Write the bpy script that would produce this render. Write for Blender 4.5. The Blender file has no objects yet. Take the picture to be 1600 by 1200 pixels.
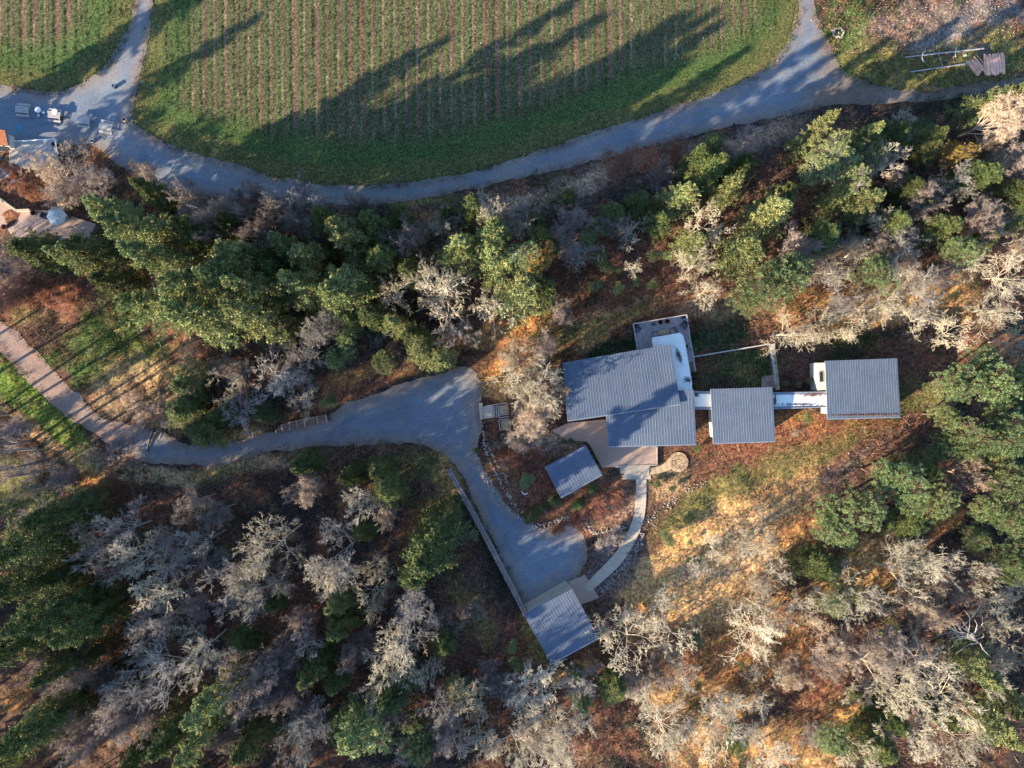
import bpy, math, random
import numpy as np
from mathutils import Vector

SC = bpy.context.scene
COL = SC.collection
# ------------------------------------------------------------------ camera, sky, sun, exposure
CAMH = 113.0          # flying height of the camera, metres
S = 11.0              # photo pixels per metre on the ground


def W(px, py, h=0.0):
    """photo pixel -> world x, y of a point that stands h metres above the ground"""
    k = (CAMH - h) / CAMH
    return ((px - 800.0) / S * k, (600.0 - py) / S * k)


cam = bpy.data.objects.new('camera', bpy.data.cameras.new('camera'))
COL.objects.link(cam)
cam.location = (0, 0, CAMH)
cam.rotation_euler = (0, 0, 0)
cam.data.sensor_width = 36.0
cam.data.lens = 18.0 / ((800.0 / S) / CAMH)
cam.data.clip_start = 1.0
cam.data.clip_end = 9000.0
SC.camera = cam

SUN_EL = math.radians(18.5)
SUN_AZ = math.radians(212.5)          # mathematical angle of the direction towards the sun
world = bpy.data.worlds.new('World')
SC.world = world
world.use_nodes = True
wn = world.node_tree
wn.nodes.clear()
wo = wn.nodes.new('ShaderNodeOutputWorld')
wb = wn.nodes.new('ShaderNodeBackground')
ws = wn.nodes.new('ShaderNodeTexSky')
ws.sky_type = 'NISHITA'
ws.sun_disc = False
ws.sun_elevation = SUN_EL
ws.sun_rotation = math.radians(90.0) - SUN_AZ
ws.altitude = 100
ws.air_density = 1.0
ws.dust_density = 0.4
ws.ozone_density = 3.0
wb.inputs['Strength'].default_value = 0.112
wn.links.new(ws.outputs[0], wb.inputs[0])
wn.links.new(wb.outputs[0], wo.inputs[0])

sl = bpy.data.lights.new('sun', 'SUN')
sl.energy = 5.0
sl.angle = math.radians(0.6)
sl.color = (1.0, 0.82, 0.57)
sun = bpy.data.objects.new('sun', sl)
COL.objects.link(sun)
sdir = Vector((math.cos(SUN_AZ) * math.cos(SUN_EL), math.sin(SUN_AZ) * math.cos(SUN_EL), math.sin(SUN_EL)))
sun.rotation_euler = (-sdir).to_track_quat('-Z', 'Y').to_euler()
sun.location = (-60, -40, 120)

SC.view_settings.view_transform = 'Standard'
SC.view_settings.look = 'None'
SC.view_settings.exposure = 1.9
SC.view_settings.gamma = 1.0
SC.render.engine = 'CYCLES'
SC.cycles.max_bounces = 5
SC.cycles.diffuse_bounces = 3
SC.cycles.glossy_bounces = 2
SC.cycles.transmission_bounces = 2
SC.cycles.use_denoising = True
SC.cycles.denoiser = 'OPENIMAGEDENOISE'

RNG = np.random.default_rng(7)
random.seed(7)


# ------------------------------------------------------------------ numpy noise
def _hash(ix, iy, seed):
    n = (ix.astype(np.int64) * 374761393 + iy.astype(np.int64) * 668265263 + seed * 2147483647) & 0xFFFFFFFF
    n = ((n ^ (n >> 13)) * 1274126177) & 0xFFFFFFFF
    n = n ^ (n >> 16)
    return (n & 0xFFFFFF) / float(0xFFFFFF)


def vnoise(x, y, seed=0):
    ix = np.floor(x); iy = np.floor(y)
    fx = x - ix; fy = y - iy
    fx = fx * fx * (3 - 2 * fx); fy = fy * fy * (3 - 2 * fy)
    a = _hash(ix, iy, seed); b = _hash(ix + 1, iy, seed)
    c = _hash(ix, iy + 1, seed); d = _hash(ix + 1, iy + 1, seed)
    return (a * (1 - fx) + b * fx) * (1 - fy) + (c * (1 - fx) + d * fx) * fy


def fbm(x, y, scale, seed=0, octv=4):
    s = 0; a = 1; t = 0
    for o in range(octv):
        s = s + a * vnoise(x / scale * 2 ** o + 17.3 * o, y / scale * 2 ** o - 9.1 * o, seed + o)
        t += a; a *= 0.55
    return s / t


def sstep(a, b, v):
    t = np.clip((v - a) / (b - a), 0, 1)
    return t * t * (3 - 2 * t)


def sdf(poly, X, Y):
    """signed distance (metres, negative inside) to a polygon of world points"""
    P = np.array(poly, float)
    d2 = np.full(X.shape, 1e12)
    ins = np.zeros(X.shape, bool)
    n = len(P)
    for i in range(n):
        ax, ay = P[i]; bx, by = P[(i + 1) % n]
        ex, ey = bx - ax, by - ay
        wx, wy = X - ax, Y - ay
        t = np.clip((wx * ex + wy * ey) / (ex * ex + ey * ey + 1e-12), 0, 1)
        dx = wx - ex * t; dy = wy - ey * t
        d2 = np.minimum(d2, dx * dx + dy * dy)
        c = ((ay > Y) != (by > Y))
        xx = ax + (Y - ay) * ex / (ey if abs(ey) > 1e-12 else 1e-12)
        ins ^= c & (X < xx)
    d = np.sqrt(d2)
    return np.where(ins, -d, d)


def wpoly(pp, h=0.0):
    return [W(a, b, h) for a, b in pp]


def smooth_poly(pts, it=2, closed=True):
    """Chaikin corner cutting"""
    P = [tuple(p) for p in pts]
    for _ in range(it):
        Q = []
        n = len(P)
        for i in range(n if closed else n - 1):
            a = P[i]; b = P[(i + 1) % n]
            Q.append((a[0] * .75 + b[0] * .25, a[1] * .75 + b[1] * .25))
            Q.append((a[0] * .25 + b[0] * .75, a[1] * .25 + b[1] * .75))
        P = Q if closed else [P[0]] + Q + [P[-1]]
    return P


# ------------------------------------------------------------------ mesh + object helpers
def mesh_np(name, V, quads=None, tris=None, mat=None, col=None, smooth=False):
    me = bpy.data.meshes.new(name)
    V = np.asarray(V, np.float32)
    loops = []; sizes = []
    if quads is not None and len(quads):
        q = np.asarray(quads, np.int32); loops.append(q.ravel()); sizes.append(np.full(len(q), 4, np.int32))
    if tris is not None and len(tris):
        t = np.asarray(tris, np.int32); loops.append(t.ravel()); sizes.append(np.full(len(t), 3, np.int32))
    L = np.concatenate(loops); Z = np.concatenate(sizes)
    me.vertices.add(len(V)); me.vertices.foreach_set('co', V.ravel())
    me.loops.add(len(L)); me.loops.foreach_set('vertex_index', L)
    me.polygons.add(len(Z))
    st = np.zeros(len(Z), np.int32); st[1:] = np.cumsum(Z)[:-1]
    me.polygons.foreach_set('loop_start', st)
    me.polygons.foreach_set('loop_total', Z)
    if smooth:
        me.polygons.foreach_set('use_smooth', np.ones(len(Z), bool))
    if col is not None:
        at = me.attributes.new('Col', 'FLOAT_COLOR', 'POINT')
        c4 = np.ones((len(V), 4), np.float32); c4[:, :3] = col
        at.data.foreach_set('color', c4.ravel())
    me.update(calc_edges=True)
    if mat is not None:
        me.materials.append(mat)
    return me


class MB:
    """collects simple solids and links them as one mesh object"""

    def __init__(self):
        self.v = []; self.f = []

    def box(self, cx, cy, cz, sx, sy, sz, rz=0.0, rx=0.0):
        b = len(self.v)
        c, s = math.cos(rz), math.sin(rz)
        cc, ss = math.cos(rx), math.sin(rx)
        for dz in (-.5, .5):
            for dx, dy in ((-.5, -.5), (.5, -.5), (.5, .5), (-.5, .5)):
                x, y, z = dx * sx, dy * sy, dz * sz
                y, z = y * cc - z * ss, y * ss + z * cc
                self.v.append((cx + x * c - y * s, cy + x * s + y * c, cz + z))
        self.f += [(b, b + 3, b + 2, b + 1), (b + 4, b + 5, b + 6, b + 7), (b, b + 1, b + 5, b + 4),
                   (b + 1, b + 2, b + 6, b + 5), (b + 2, b + 3, b + 7, b + 6), (b + 3, b, b + 4, b + 7)]
        return self

    def prism(self, pts, z0, z1, z1f=None):
        """pts: ccw outline; z1f optional function for the top height, z0 may be callable too"""
        b = len(self.v); n = len(pts)
        a2 = sum(pts[i][0] * pts[(i + 1) % n][1] - pts[(i + 1) % n][0] * pts[i][1] for i in range(n))
        if a2 < 0:
            pts = pts[::-1]
        for x, y in pts:
            self.v.append((x, y, z0(x, y) if callable(z0) else z0))
        for x, y in pts:
            self.v.append((x, y, z1(x, y) if callable(z1) else z1))
        self.f.append(tuple(b + n - 1 - i for i in range(n)))
        self.f.append(tuple(b + n + i for i in range(n)))
        for i in range(n):
            j = (i + 1) % n
            self.f.append((b + i, b + j, b + n + j, b + n + i))
        return self

    def bar(self, p, q, w, t=None):
        t = t or w
        p = Vector(p); q = Vector(q); d = (q - p)
        if d.length < 1e-6:
            return self
        d.normalize()
        u = d.cross(Vector((0, 0, 1)))
        if u.length < 1e-3:
            u = Vector((1, 0, 0))
        u.normalize(); v = u.cross(d)
        b = len(self.v)
        for o in (p, q):
            for a, c in ((-.5, -.5), (.5, -.5), (.5, .5), (-.5, .5)):
                self.v.append(tuple(o + u * a * w + v * c * t))
        self.f += [(b, b + 3, b + 2, b + 1), (b + 4, b + 5, b + 6, b + 7), (b, b + 1, b + 5, b + 4),
                   (b + 1, b + 2, b + 6, b + 5), (b + 2, b + 3, b + 7, b + 6), (b + 3, b, b + 4, b + 7)]
        return self

    def tube(self, pts, rad, n=8, cap=True):
        rings = []
        P = [Vector(p) for p in pts]
        for i, p in enumerate(P):
            d = (P[min(i + 1, len(P) - 1)] - P[max(i - 1, 0)]).normalized()
            u = d.cross(Vector((0, 0, 1)))
            if u.length < 1e-3:
                u = Vector((1, 0, 0))
            u.normalize(); v = u.cross(d)
            r = rad[i] if isinstance(rad, (list, tuple)) else rad
            b = len(self.v)
            for k in range(n):
                a = 2 * math.pi * k / n
                self.v.append(tuple(p + u * math.cos(a) * r + v * math.sin(a) * r))
            rings.append(b)
        for i in range(len(rings) - 1):
            for k in range(n):
                a, b = rings[i], rings[i + 1]
                self.f.append((a + k, b + k, b + (k + 1) % n, a + (k + 1) % n))
        if cap:
            self.f.append(tuple(rings[0] + k for k in range(n)))
            self.f.append(tuple(rings[-1] + n - 1 - k for k in range(n)))
        return self

    def lathe(self, cx, cy, prof, n=20):
        """prof: list of (r, z)"""
        rings = []
        for r, z in prof:
            b = len(self.v)
            for k in range(n):
                a = 2 * math.pi * k / n
                self.v.append((cx + r * math.cos(a), cy + r * math.sin(a), z))
            rings.append(b)
        for i in range(len(rings) - 1):
            for k in range(n):
                a, b = rings[i], rings[i + 1]
                self.f.append((a + k, a + (k + 1) % n, b + (k + 1) % n, b + k))
        self.f.append(tuple(rings[0] + n - 1 - k for k in range(n)))
        self.f.append(tuple(rings[-1] + k for k in range(n)))
        return self

    def rock(self, x, y, z, sx, sy, sz, rng):
        b = len(self.v)
        rz = rng.random() * 6.28
        c, s = math.cos(rz), math.sin(rz)
        top = 0.55 + 0.3 * rng.random()
        for dz, k in ((-.5, 1.0), (.15, 1.05), (.5, top)):
            for j in range(6):
                a = j * math.pi / 3 + rng.uniform(-.25, .25)
                rr = .5 * k * rng.uniform(.8, 1.1)
                X = math.cos(a) * rr * sx; Y = math.sin(a) * rr * sy
                self.v.append((x + X * c - Y * s, y + X * s + Y * c, z + dz * sz * rng.uniform(.9, 1.1)))
        for L in range(2):
            for j in range(6):
                self.f.append((b + L * 6 + j, b + L * 6 + (j + 1) % 6, b + L * 6 + 6 + (j + 1) % 6, b + L * 6 + 6 + j))
        self.f.append(tuple(b + 12 + j for j in range(6)))
        return self

    def mesh(self, name, mat, smooth=False):
        me = bpy.data.meshes.new(name)
        me.from_pydata(self.v, [], self.f)
        if smooth:
            me.polygons.foreach_set('use_smooth', [True] * len(me.polygons))
        me.materials.append(mat)
        me.update()
        return me

    def build(self, name, mat, parent=None, smooth=False):
        return link(name, self.mesh(name, mat, smooth), parent)


def link(name, me, parent=None):
    o = bpy.data.objects.new(name, me)
    COL.objects.link(o)
    if parent is not None:
        o.parent = parent
    return o


def tag(o, label=None, cat=None, group=None, kind=None):
    if label: o['label'] = label
    if cat: o['category'] = cat
    if group: o['group'] = group
    if kind: o['kind'] = kind
    return o


def empty(name, x, y, z=0.0, rz=0.0, label=None, cat=None, group=None):
    o = bpy.data.objects.new(name, None)
    COL.objects.link(o)
    o.location = (x, y, z); o.rotation_euler = (0, 0, rz)
    tag(o, label, cat, group)
    return o


def copy_tree(o, parent=None):
    c = o.copy(); COL.objects.link(c); c.parent = parent
    for ch in list(o.children):
        copy_tree(ch, c)
    return c


# ------------------------------------------------------------------ materials
def new_mat(name):
    m = bpy.data.materials.new(name); m.use_nodes = True
    nt = m.node_tree
    for n in list(nt.nodes):
        if n.type != 'OUTPUT_MATERIAL':
            nt.nodes.remove(n)
    b = nt.nodes.new('ShaderNodeBsdfPrincipled')
    nt.links.new(b.outputs[0], [n for n in nt.nodes if n.type == 'OUTPUT_MATERIAL'][0].inputs[0])
    return m, nt, b


def noise_node(nt, scale, detail=4, vec=None, rough=.6):
    n = nt.nodes.new('ShaderNodeTexNoise')
    n.inputs['Scale'].default_value = scale; n.inputs['Detail'].default_value = detail
    n.inputs['Roughness'].default_value = rough
    if vec is not None:
        nt.links.new(vec, n.inputs['Vector'])
    return n


def coords(nt, kind='Object'):
    return nt.nodes.new('ShaderNodeTexCoord').outputs[kind]


def ramp(nt, fac, stops):
    r = nt.nodes.new('ShaderNodeValToRGB')
    while len(r.color_ramp.elements) < len(stops):
        r.color_ramp.elements.new(0.5)
    for e, (p, c) in zip(r.color_ramp.elements, stops):
        e.position = p; e.color = (c[0], c[1], c[2], 1)
    nt.links.new(fac, r.inputs[0])
    return r.outputs[0]


def mixc(nt, fac, a, b, mode='MIX'):
    m = nt.nodes.new('ShaderNodeMix'); m.data_type = 'RGBA'; m.blend_type = mode
    for sock, v in ((m.inputs[0], fac), (m.inputs[6], a), (m.inputs[7], b)):
        if hasattr(v, 'links') or hasattr(v, 'is_linked'):
            nt.links.new(v, sock)
        elif isinstance(v, (int, float)):
            sock.default_value = v
        else:
            sock.default_value = (v[0], v[1], v[2], 1)
    return m.outputs[2]


def bump(nt, b, height, strength, dist):
    n = nt.nodes.new('ShaderNodeBump')
    n.inputs['Strength'].default_value = strength; n.inputs['Distance'].default_value = dist
    nt.links.new(height, n.inputs['Height']); nt.links.new(n.outputs[0], b.inputs['Normal'])


def mat_plain(name, c, rough=.7, var=.25, scale=3.0, metal=0.0, c2=None, bmp=0.0):
    m, nt, b = new_mat(name)
    co = coords(nt)
    n = noise_node(nt, scale, 5, co)
    c2 = c2 or tuple(x * (1 - var) for x in c)
    c1 = tuple(min(1, x * (1 + var * .6)) for x in c)
    nt.links.new(ramp(nt, n.outputs[0], [(.3, c2), (.7, c1)]), b.inputs['Base Color'])
    b.inputs['Roughness'].default_value = rough; b.inputs['Metallic'].default_value = metal
    if bmp:
        n2 = noise_node(nt, scale * 5, 4, co)
        bump(nt, b, n2.outputs[0], .6, bmp)
    return m


def mat_ground(name, fine=1.0, bmp=.12, spk=.55, speck=(.42, .30, .17), amount=.62, rocky=False):
    """colour from the Col attribute, broken up by leaves, twigs and crumbs at several sizes"""
    m, nt, b = new_mat(name)
    at = nt.nodes.new('ShaderNodeAttribute'); at.attribute_name = 'Col'
    co = coords(nt)
    n1 = noise_node(nt, 2.2 * fine, 6, co, .75)
    n2 = noise_node(nt, 9.0 * fine, 3, co, .7)
    g1 = ramp(nt, n1.outputs[0], [(.30, (.42,) * 3), (.5, (.95,) * 3), (.70, (1.75,) * 3)])
    c = mixc(nt, 1.0 if not rocky else .45, at.outputs['Color'], g1, 'MULTIPLY')
    v = nt.nodes.new('ShaderNodeTexVoronoi'); v.inputs['Scale'].default_value = 4.2 * fine
    nt.links.new(co, v.inputs['Vector'])
    hs = nt.nodes.new('ShaderNodeHueSaturation')
    sx = nt.nodes.new('ShaderNodeSeparateColor'); nt.links.new(v.outputs['Color'], sx.inputs[0])
    mr = nt.nodes.new('ShaderNodeMapRange'); nt.links.new(sx.outputs[0], mr.inputs[0])
    mr.inputs[3].default_value = .47; mr.inputs[4].default_value = .53
    mr2 = nt.nodes.new('ShaderNodeMapRange'); nt.links.new(sx.outputs[1], mr2.inputs[0])
    mr2.inputs[3].default_value = .55 if not rocky else .85; mr2.inputs[4].default_value = 1.5 if not rocky else 1.15
    nt.links.new(mr.outputs[0], hs.inputs['Hue']); nt.links.new(mr2.outputs[0], hs.inputs['Value'])
    nt.links.new(c, hs.inputs['Color'])
    # pale leaves and stalks
    f = ramp(nt, n2.outputs[0], [(amount, (0,) * 3), (amount + .06, (spk,) * 3)])
    c3 = mixc(nt, f, hs.outputs[0], mixc(nt, .5, hs.outputs[0], speck))
    nt.links.new(c3, b.inputs['Base Color'])
    b.inputs['Roughness'].default_value = .95
    b.inputs['Specular IOR Level'].default_value = .15
    ad = nt.nodes.new('ShaderNodeMath'); ad.operation = 'ADD'
    nt.links.new(n1.outputs[0], ad.inputs[0]); nt.links.new(n2.outputs[0], ad.inputs[1])
    bump(nt, b, ad.outputs[0], .9, bmp)
    return m


def mat_foliage(name, dark, light, rough=.6, scale=.9, trans=.15):
    m, nt, b = new_mat(name)
    oi = nt.nodes.new('ShaderNodeObjectInfo')
    at = nt.nodes.new('ShaderNodeAttribute'); at.attribute_name = 'Col'
    co = coords(nt)
    n = noise_node(nt, scale, 3, co)
    base = ramp(nt, n.outputs[0], [(.35, dark), (.68, light)])
    c = mixc(nt, 1.0, base, at.outputs['Color'], 'MULTIPLY')
    hs = nt.nodes.new('ShaderNodeHueSaturation')
    mr = nt.nodes.new('ShaderNodeMapRange'); nt.links.new(oi.outputs['Random'], mr.inputs[0])
    mr.inputs[3].default_value = .475; mr.inputs[4].default_value = .515
    mul = nt.nodes.new('ShaderNodeMath'); mul.operation = 'MULTIPLY'; mul.inputs[1].default_value = 7.31
    fr = nt.nodes.new('ShaderNodeMath'); fr.operation = 'FRACT'
    nt.links.new(oi.outputs['Random'], mul.inputs[0]); nt.links.new(mul.outputs[0], fr.inputs[0])
    mr2 = nt.nodes.new('ShaderNodeMapRange'); nt.links.new(fr.outputs[0], mr2.inputs[0])
    mr2.inputs[3].default_value = .72; mr2.inputs[4].default_value = 1.3
    nt.links.new(mr.outputs[0], hs.inputs['Hue']); nt.links.new(mr2.outputs[0], hs.inputs['Value'])
    nt.links.new(c, hs.inputs['Color'])
    nt.links.new(hs.outputs[0], b.inputs['Base Color'])
    b.inputs['Roughness'].default_value = rough
    b.inputs['Specular IOR Level'].default_value = .25
    if trans:
        tr = nt.nodes.new('ShaderNodeBsdfTranslucent'); nt.links.new(hs.outputs[0], tr.inputs[0])
        mx = nt.nodes.new('ShaderNodeMixShader'); mx.inputs[0].default_value = trans
        out = [x for x in nt.nodes if x.type == 'OUTPUT_MATERIAL'][0]
        nt.links.new(b.outputs[0], mx.inputs[1]); nt.links.new(tr.outputs[0], mx.inputs[2])
        nt.links.new(mx.outputs[0], out.inputs[0])
    return m


def mat_bark(name, c1, c2):
    m, nt, b = new_mat(name)
    oi = nt.nodes.new('ShaderNodeObjectInfo')
    co = coords(nt)
    n = noise_node(nt, 1.6, 4, co, .7)
    c = ramp(nt, n.outputs[0], [(.35, c1), (.62, c2)])
    hs = nt.nodes.new('ShaderNodeHueSaturation')
    mr2 = nt.nodes.new('ShaderNodeMapRange'); nt.links.new(oi.outputs['Random'], mr2.inputs[0])
    mr2.inputs[3].default_value = .6; mr2.inputs[4].default_value = 1.15
    nt.links.new(mr2.outputs[0], hs.inputs['Value']); nt.links.new(c, hs.inputs['Color'])
    nt.links.new(hs.outputs[0], b.inputs['Base Color'])
    b.inputs['Roughness'].default_value = .95; b.inputs['Specular IOR Level'].default_value = .1
    return m


M = {}
M['ground'] = mat_ground('forest_floor', 1.0, .09)
M['field'] = mat_ground('field_soil', 1.4, .1, .35, (.30, .27, .16), .6)
M['gravel'] = mat_ground('road_gravel', 2.2, .03, .3, (.42, .42, .43), .6, rocky=True)
M['tuft'] = mat_foliage('grass_blades', (.9, .9, .9), (1.1, 1.1, 1.1), .8, 3.0, .2)
M['fir'] = mat_foliage('fir_needles', (.065, .095, .035), (.15, .17, .055), .6, .7, .12)
M['sunlit_fir'] = mat_foliage('sunlit_fir_needles', (.13, .17, .07), (.28, .31, .13), .6, .7, .12)  # lighter copy of the fir needles with sunlight put into the colour
M['broad'] = mat_foliage('evergreen_leaves', (.09, .145, .055), (.22, .28, .12), .45, .6, .12)
M['gold'] = mat_foliage('autumn_leaves', (.24, .17, .05), (.42, .28, .08), .6, .6, .2)
M['palegreen'] = mat_foliage('pale_leaves', (.13, .18, .075), (.25, .31, .13), .6, .6, .15)
M['lichen'] = mat_bark('lichened_bark', (.40, .35, .27), (.62, .57, .46))
M['greybark'] = mat_bark('grey_bark', (.24, .22, .22), (.42, .40, .37))
M['mauve'] = mat_bark('mauve_twigs', (.22, .17, .165), (.40, .34, .31))
M['tanbark'] = mat_bark('tan_twigs', (.36, .27, .21), (.54, .43, .34))
M['redbark'] = mat_bark('reddish_twigs', (.20, .08, .06), (.36, .17, .11))
M['trunk'] = mat_bark('brown_bark', (.10, .07, .05), (.20, .14, .10))
M['concrete'] = mat_plain('concrete', (.42, .36, .29), .85, .12, 1.2, bmp=.01)
M['aggregate'] = mat_plain('exposed_aggregate', (.40, .29, .24), .9, .45, 14.0, bmp=.02)
M['membrane'] = mat_plain('white_membrane', (.78, .82, .80), .6, .12, .7)
M['deckwood'] = mat_plain('weathered_grey_wood', (.38, .36, .38), .8, .3, 2.5)
M['lightwood'] = mat_plain('silvered_wood', (.38, .36, .36), .8, .2, 2.5)
M['brownwood'] = mat_plain('brown_boards', (.20, .125, .09), .8, .35, 3)
M['postwood'] = mat_plain('pale_posts', (.42, .33, .26), .8, .2, 3)
M['logwood'] = mat_plain('peeled_logs', (.78, .44, .32), .75, .35, 3)
M['greymetal'] = mat_plain('grey_trim', (.24, .27, .33), .45, .15, 1.5, metal=.3)
M['plaster'] = mat_plain('cream_plaster', (.48, .44, .38), .85, .12, 1.2)
M['darkglass'] = mat_plain('dark_glass', (.02, .025, .03), .12, .2, 1.0)
M['stone'] = mat_plain('pale_stone', (.46, .41, .36), .9, .4, 4.0)
M['wallstone'] = mat_plain('wall_stone', (.26, .225, .22), .95, .5, 6.0)
M['whitestone'] = mat_plain('white_stone', (.52, .50, .45), .9, .2, 3.0)
M['flag'] = mat_plain('flagstone', (.44, .33, .21), .9, .3, 1.5)
M['rust'] = mat_plain('rusted_steel', (.16, .06, .03), .85, .4, 3.0)
M['black'] = mat_plain('black_parts', (.025, .027, .035), .6, .3, 3.0)
M['darkgrey'] = mat_plain('dark_grey_fabric', (.10, .11, .13), .8, .3, 4.0)
M['red'] = mat_plain('oxblood_glaze', (.26, .03, .03), .5, .3, 4.0)
M['white'] = mat_plain('white_paint', (.72, .73, .73), .6, .08, 2.0)
M['canvas'] = mat_plain('white_canvas', (.56, .60, .60), .9, .15, 1.2)
M['orange'] = mat_plain('orange_shingle', (.36, .13, .06), .85, .4, 4.0)
M['blue'] = mat_plain('teal_plastic', (.03, .22, .34), .6, .15, 3.0)
M['soil'] = mat_plain('potting_soil', (.05, .035, .03), .95, .3, 8.0)
M['peach'] = mat_plain('peach_cushion', (.60, .33, .20), .9, .15, 3.0)


def mat_roof():
    m, nt, b = new_mat('standing_seam_metal')
    co = coords(nt)
    n = noise_node(nt, .5, 5, co, .6)
    n2 = noise_node(nt, 6, 3, co, .6)
    c = ramp(nt, n.outputs[0], [(.3, (.052, .078, .125)), (.7, (.08, .11, .165))])
    nt.links.new(mixc(nt, .25, c, ramp(nt, n2.outputs[0], [(.35, (.045, .07, .12)), (.65, (.12, .15, .21))])), b.inputs['Base Color'])
    mp = nt.nodes.new('ShaderNodeMapping'); mp.inputs['Scale'].default_value = (2.2, .22, 1)
    nt.links.new(co, mp.inputs['Vector'])
    n3 = noise_node(nt, 1.0, 5, mp.outputs[0], .65)
    src = b.inputs['Base Color'].links[0].from_socket
    f = ramp(nt, n3.outputs[0], [(.45, (0,) * 3), (.75, (.35,) * 3)])
    nt.links.new(mixc(nt, f, src, (.13, .15, .19)), b.inputs['Base Color'])
    b.inputs['Roughness'].default_value = .55; b.inputs['Metallic'].default_value = .2
    return m


M['roof'] = mat_roof()

# ------------------------------------------------------------------ outlines of the flat surfaces (photo pixels)
MAIN_ROAD = [(212, -160), (212, 0), (207, 30), (195, 57), (180, 85), (160, 108), (135, 127), (100, 142), (60, 142), (20, 137), (0, 134),
             (-160, 128), (-160, 240), (0, 240), (95, 224), (130, 224), (150, 230), (180, 256), (215, 276), (255, 295), (330, 306), (400, 314),
             (480, 317), (560, 319), (640, 316), (700, 305), (760, 291), (820, 278), (880, 263), (950, 247), (1010, 233), (1060, 219),
             (1110, 206), (1160, 192), (1210, 187), (1260, 173), (1300, 166), (1400, 161), (1460, 158), (1540, 148), (1600, 142),
             (1760, 136), (1760, 112), (1600, 121), (1540, 126), (1490, 136), (1445, 150), (1430, 141), (1380, 135), (1345, 126),
             (1325, 116), (1305, 90), (1290, 60), (1278, 30), (1273, 0), (1275, -160), (1250, -160), (1249, 0), (1245, 30), (1235, 58),
             (1220, 83), (1200, 103), (1170, 122), (1130, 141), (1080, 160), (1020, 179), (960, 197), (900, 216), (840, 237), (800, 250),
             (740, 267), (680, 280), (620, 287), (560, 289), (500, 287), (440, 280), (400, 268), (340, 250), (290, 236), (250, 220),
             (218, 203), (206, 188), (208, 165), (216, 140), (225, 100), (232, 60), (238, 20), (240, 0), (242, -160)]
LANE = [(-160, 365), (0, 500), (44, 537), (85, 577), (125, 619), (150, 651), (180, 662), (215, 668), (245, 668), (275, 690), (310, 696), (345, 692),
        (380, 684), (430, 676), (470, 664), (512, 655), (530, 640), (560, 622), (620, 603), (670, 590), (700, 576), (722, 569), (741, 574), (752, 590), (755, 606),
        (750, 630), (752, 655), (756, 668), (748, 690), (746, 708), (760, 745), (790, 785), (830, 818), (865, 828), (890, 817), (905, 824),
        (918, 845), (921, 878), (900, 908), (888, 912), (822, 948), (812, 935), (790, 890), (765, 840), (740, 785), (722, 746), (712, 728),
        (690, 708), (660, 697), (600, 692), (540, 693), (470, 698), (420, 707), (380, 718), (330, 725), (280, 727), (240, 730), (200, 716),
        (170, 694), (140, 672), (96, 646), (55, 606), (14, 564), (0, 546), (-160, 405)]
FIELD_R = [(248, -160), (243, 20), (236, 62), (229, 102), (220, 142), (212, 165), (211, 186), (222, 200), (252, 216), (292, 232), (342, 246),
           (402, 264), (442, 276), (500, 283), (560, 285), (620, 283), (680, 276), (740, 263), (800, 246), (840, 233), (900, 212), (960, 193),
           (1020, 175), (1080, 156), (1130, 137), (1168, 119), (1197, 100), (1216, 81), (1231, 56), (1241, 28), (1245, 0), (1246, -160)]
FIELD_L = [(-160, -160), (208, -160), (208, 0), (203, 29), (191, 55), (176, 82), (157, 104), (133, 123), (99, 138), (60, 138), (20, 133), (-160, 124)]


def edge_noise(X, Y, seed, amp=.55):
    return (fbm(X, Y, 2.4, seed, 4) - .5) * 2 * amp


POLY = {k: smooth_poly(wpoly(v), 2) for k, v in dict(main=MAIN_ROAD, lane=LANE, fr=FIELD_R, fl=FIELD_L).items()}

# palette for the ground (linear)
C = dict(dark=(.040, .031, .028), rust=(.21, .09, .050), litter=(.105, .062, .045), tan=(.45, .295, .16), gold=(.53, .315, .125),
         olive=(.14, .13, .045), grass=(.070, .115, .032), bright=(.12, .18, .035), deep=(.035, .060, .025), mauve=(.15, .105, .095),
         pink=(.34, .22, .16), grey=(.20, .185, .18), orange=(.38, .18, .065), soil=(.09, .065, .06), pale=(.36, .31, .23))
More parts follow.
